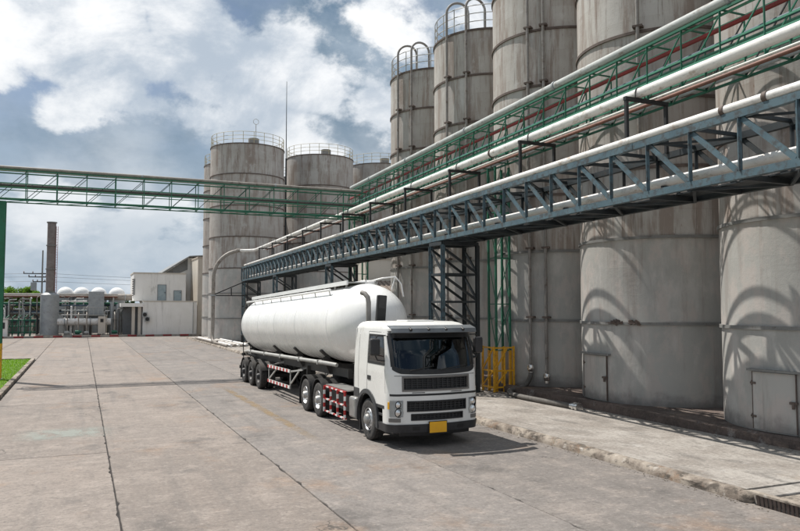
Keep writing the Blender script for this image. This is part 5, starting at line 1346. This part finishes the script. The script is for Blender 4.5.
    m = MB(); m.tube([(-1.2, 95.2, .2), (-1.2, 95.2, 3.4), (-1.2, 95.8, 3.6)], .12, 10); m.build('riser', 'pipe_white', t, smooth=50)
    g = random.Random(3)
    for (x0, x1, lb) in ((-2.4, 4.6, 'tangle of risers and elbows between chimney and canopy'), (-9.4, -4.7, 'tangle of risers and elbows left of the chimney')):
        t = thing('riser_pipework', lb, 'pipework', ((x0+x1)/2, 95.9, 0), 'tangled pipework beyond the yard')
        for k in range(22):
            x = g.uniform(x0, x1); y = g.uniform(95.3, 96.4); z = g.uniform(2.2, 4.8); r = g.choice((.04, .06, .09)); d = g.uniform(-1.2, 1.2)
            m = MB(); m.tube([(x, y, .05), (x, y, z-.15), (x+.12*(1 if d > 0 else -1), y, z), (x+d, y, z), (x+d, y+.6, z+.05)], r, 8)
            m.build('riser', g.choice(('pipe_dull', 'pipe_grey', 'dark_steel', 'pipe_rust2', 'pipe_white', 'pipe_brown')), t, smooth=50)
            if k % 3 == 0:
                m = MB(); m.lathe([(.001, z*.5-.1), (.13, z*.5-.08), (.13, z*.5+.08), (.001, z*.5+.1)], (x, y, 0), 10); m.build('valve', g.choice(('band', 'dark_blue', 'red_pipe')), t)
    # guard booth
    t = thing('guard_booth', 'small white booth beside the green gantry post', 'booth', (-8.2, 90, 0))
    m = MB(); m.bx(-9.0, -7.75, 93.2, 94.3, 0, 2.1); m.build('wall', 'wall_white', t, bevel=.02)
    m = MB(); m.bx(-9.1, -7.65, 93.1, 94.4, 2.102, 2.22); m.build('roof', 'rail_grey', t)
    m = MB(); m.bx(-8.55, -8.0, 93.17, 93.2, 1.05, 1.75); m.build('window', 'black', t)
    # power pole with cross arms
    t = thing('power_pole', 'utility pole with cross arms left of the chimney', 'power pole', (-5.3, 118, 0))
    px, py = -5.6, 120
    m = MB(); m.tube([(px, py, 0), (px, py, 12.0)], [.16, .10], 10); m.build('pole', 'band_grey', t, smooth=40)
    for z, w in ((8.5, 3.6), (8.0, 2.6), (7.3, 1.8)):
        m = MB(); m.beam((px-w*.7, py, z), (px+w*.5, py, z), .12, .14); a = m.build('cross_arm', 'dark_steel', t)
        for q in (-.68, -.35, .2, .48):
            m = MB(); m.lathe([(.04, 0), (.09, .06), (.05, .12), (.09, .18), (.03, .26)], (px+w*q, py, z+.07), 10); m.build('insulator', 'pipe_rust', a)
    m = MB(); m.bx(px-1.5, px-.7, py-.4, py+.3, 6.0, 7.2); m.build('transformer', 'galv', t, bevel=.05)
    for k, (z, dz) in enumerate(((8.6, 1.0), (8.1, .9), (7.4, .8))):
        pts = [(px+45*u, py+8*u, z-.4*u-4*dz*u*(1-u)*.35) for u in np.linspace(0, 1, 16)]; m = MB(); m.tube(pts, .018, 4)
        tag(m.build('power_line', 'black'), ['top', 'middle', 'lowest'][k]+' power line running right from the utility pole', 'cable', 'power lines right of the pole')
        pts = [(px-40*u, py+6*u, z-.2*u-4*dz*u*(1-u)*.4) for u in np.linspace(0, 1, 12)]; m = MB(); m.tube(pts, .018, 4)
        tag(m.build('power_line', 'black'), ['top', 'middle', 'lowest'][k]+' power line running left from the utility pole', 'cable', 'power lines left of the pole')
far_plant()

# ------------------------------------------------------------------ trees beyond the plant
def tree(x, y, h, r, label, mat, seed, lo=.62, name='tree', group='trees behind the far pipework'):
    g = np.random.default_rng(seed); t = thing(name, label, name, (x, y, 0), group)
    m = MB(); m.tube([(x, y, -.1), (x+.1, y, h*.3), (x-.05, y+.1, h*.6)], [.22, .17, .09], 8)
    for k in range(5):
        a = k*1.3+g.random(); z = h*(.26+.045*k); m.tube([(x, y, z), (x+r*.25*math.cos(a), y+r*.25*math.sin(a), z+h*.08), (x+r*.5*math.cos(a), y+r*.5*math.sin(a), z+h*.12)], [.09, .06, .025], 5)
    m.build('trunk', 'bark', t, smooth=60)
    nc = 60; cen = []
    for k in range(nc):
        d = g.normal(0, 1, 3); d /= np.linalg.norm(d); q = g.random()**.6
        cen.append((x+d[0]*r*q, y+d[1]*r*q, h*lo+d[2]*h*(1-lo)*q, r*g.uniform(.24, .42)))
    N = 11000; idx = g.integers(0, nc, N); C_ = np.array(cen)[idx]; d = g.normal(0, 1, (N, 3)); d /= np.linalg.norm(d, axis=1)[:, None]
    p = C_[:, :3]+d*(C_[:, 3]*(.55+.5*g.random(N)))[:, None]; s = g.uniform(.14, .30, N)
    u = g.normal(0, 1, (N, 3)); u /= np.linalg.norm(u, axis=1)[:, None]; v = np.cross(u, g.normal(0, 1, (N, 3))); v /= np.linalg.norm(v, axis=1)[:, None]
    Vv = np.stack([p-u*s[:, None], p+v*(s*.45)[:, None], p+u*s[:, None], p-v*(s*.45)[:, None]], 1).reshape(-1, 3)
    me = bpy.data.meshes.new('crown'); me.from_pydata(Vv, [], [(4*i, 4*i+1, 4*i+2, 4*i+3) for i in range(N)]); link('crown', me, mat, t)
for k, (x, y, h, r, lb, mt) in enumerate((
    (-15.5, 116, 8.0, 3.2, 'leafy tree at the left photo edge behind the pipework', 'leaf'), (-12.0, 113, 7.7, 2.9, 'bright green tree behind the pipe rack, right of the gantry post', 'leaf'),
    (-9.0, 114, 8.9, 2.9, 'rounded green tree midway between gantry post and chimney', 'leaf'), (-5.9, 115, 8.0, 2.7, 'green tree just left of the chimney', 'leaf'),
    (-3.4, 117, 6.6, 2.5, 'low dark tree right behind the chimney', 'leaf_dark'), (1.4, 119, 6.2, 2.4, 'dark tree peeping between the domed tanks', 'leaf_dark'), (-10.6, 117, 9.2, 2.9, 'tall green tree between the two left trees', 'leaf'), (-7.3, 117, 9.4, 2.9, 'tallest green tree left of the utility pole', 'leaf'), (5.0, 121, 6.0, 2.6, 'dark tree behind the brown duct', 'leaf_dark'))):
    tree(x, y, h, r, lb, mt, 40+k, lo=.70)

spots = ['left of the gantry post', 'behind the gantry post', 'behind the booth', 'behind the green pipework', 'left of the utility pole', 'below the utility pole', 'just left of the chimney drum', 'behind the chimney drum', 'behind the first domed tank', 'behind the second domed tank', 'behind the filter housing', 'behind the fourth domed tank', 'behind the upright vessels', 'behind the canopy']
for k, sp in enumerate(spots):
    tree(-17.5+k*1.95, 110+(k % 3)*.8, 4.7+(k*7 % 5)*.25, 2.1, 'dense dark shrub of the far hedge, '+sp, 'leaf_dark', 90+k, lo=.44, name='shrub', group='dense shrubs behind the far pipework')
t = thing('boundary_wall', 'low dark boundary wall behind the far pipework', 'wall', (-8, 107, 0))
for k in range(12):
    m = MB(); m.bx(-30+k*3.0, -27.03+k*3.0, 107, 107.15, 0, 2.3); m.build('panel', 'wall_dark', t)
    m = MB(); m.bx(-30.15+k*3.0, -29.88+k*3.0, 106.92, 107.2, 0, 2.45); m.build('post', 'wall_tan', t)
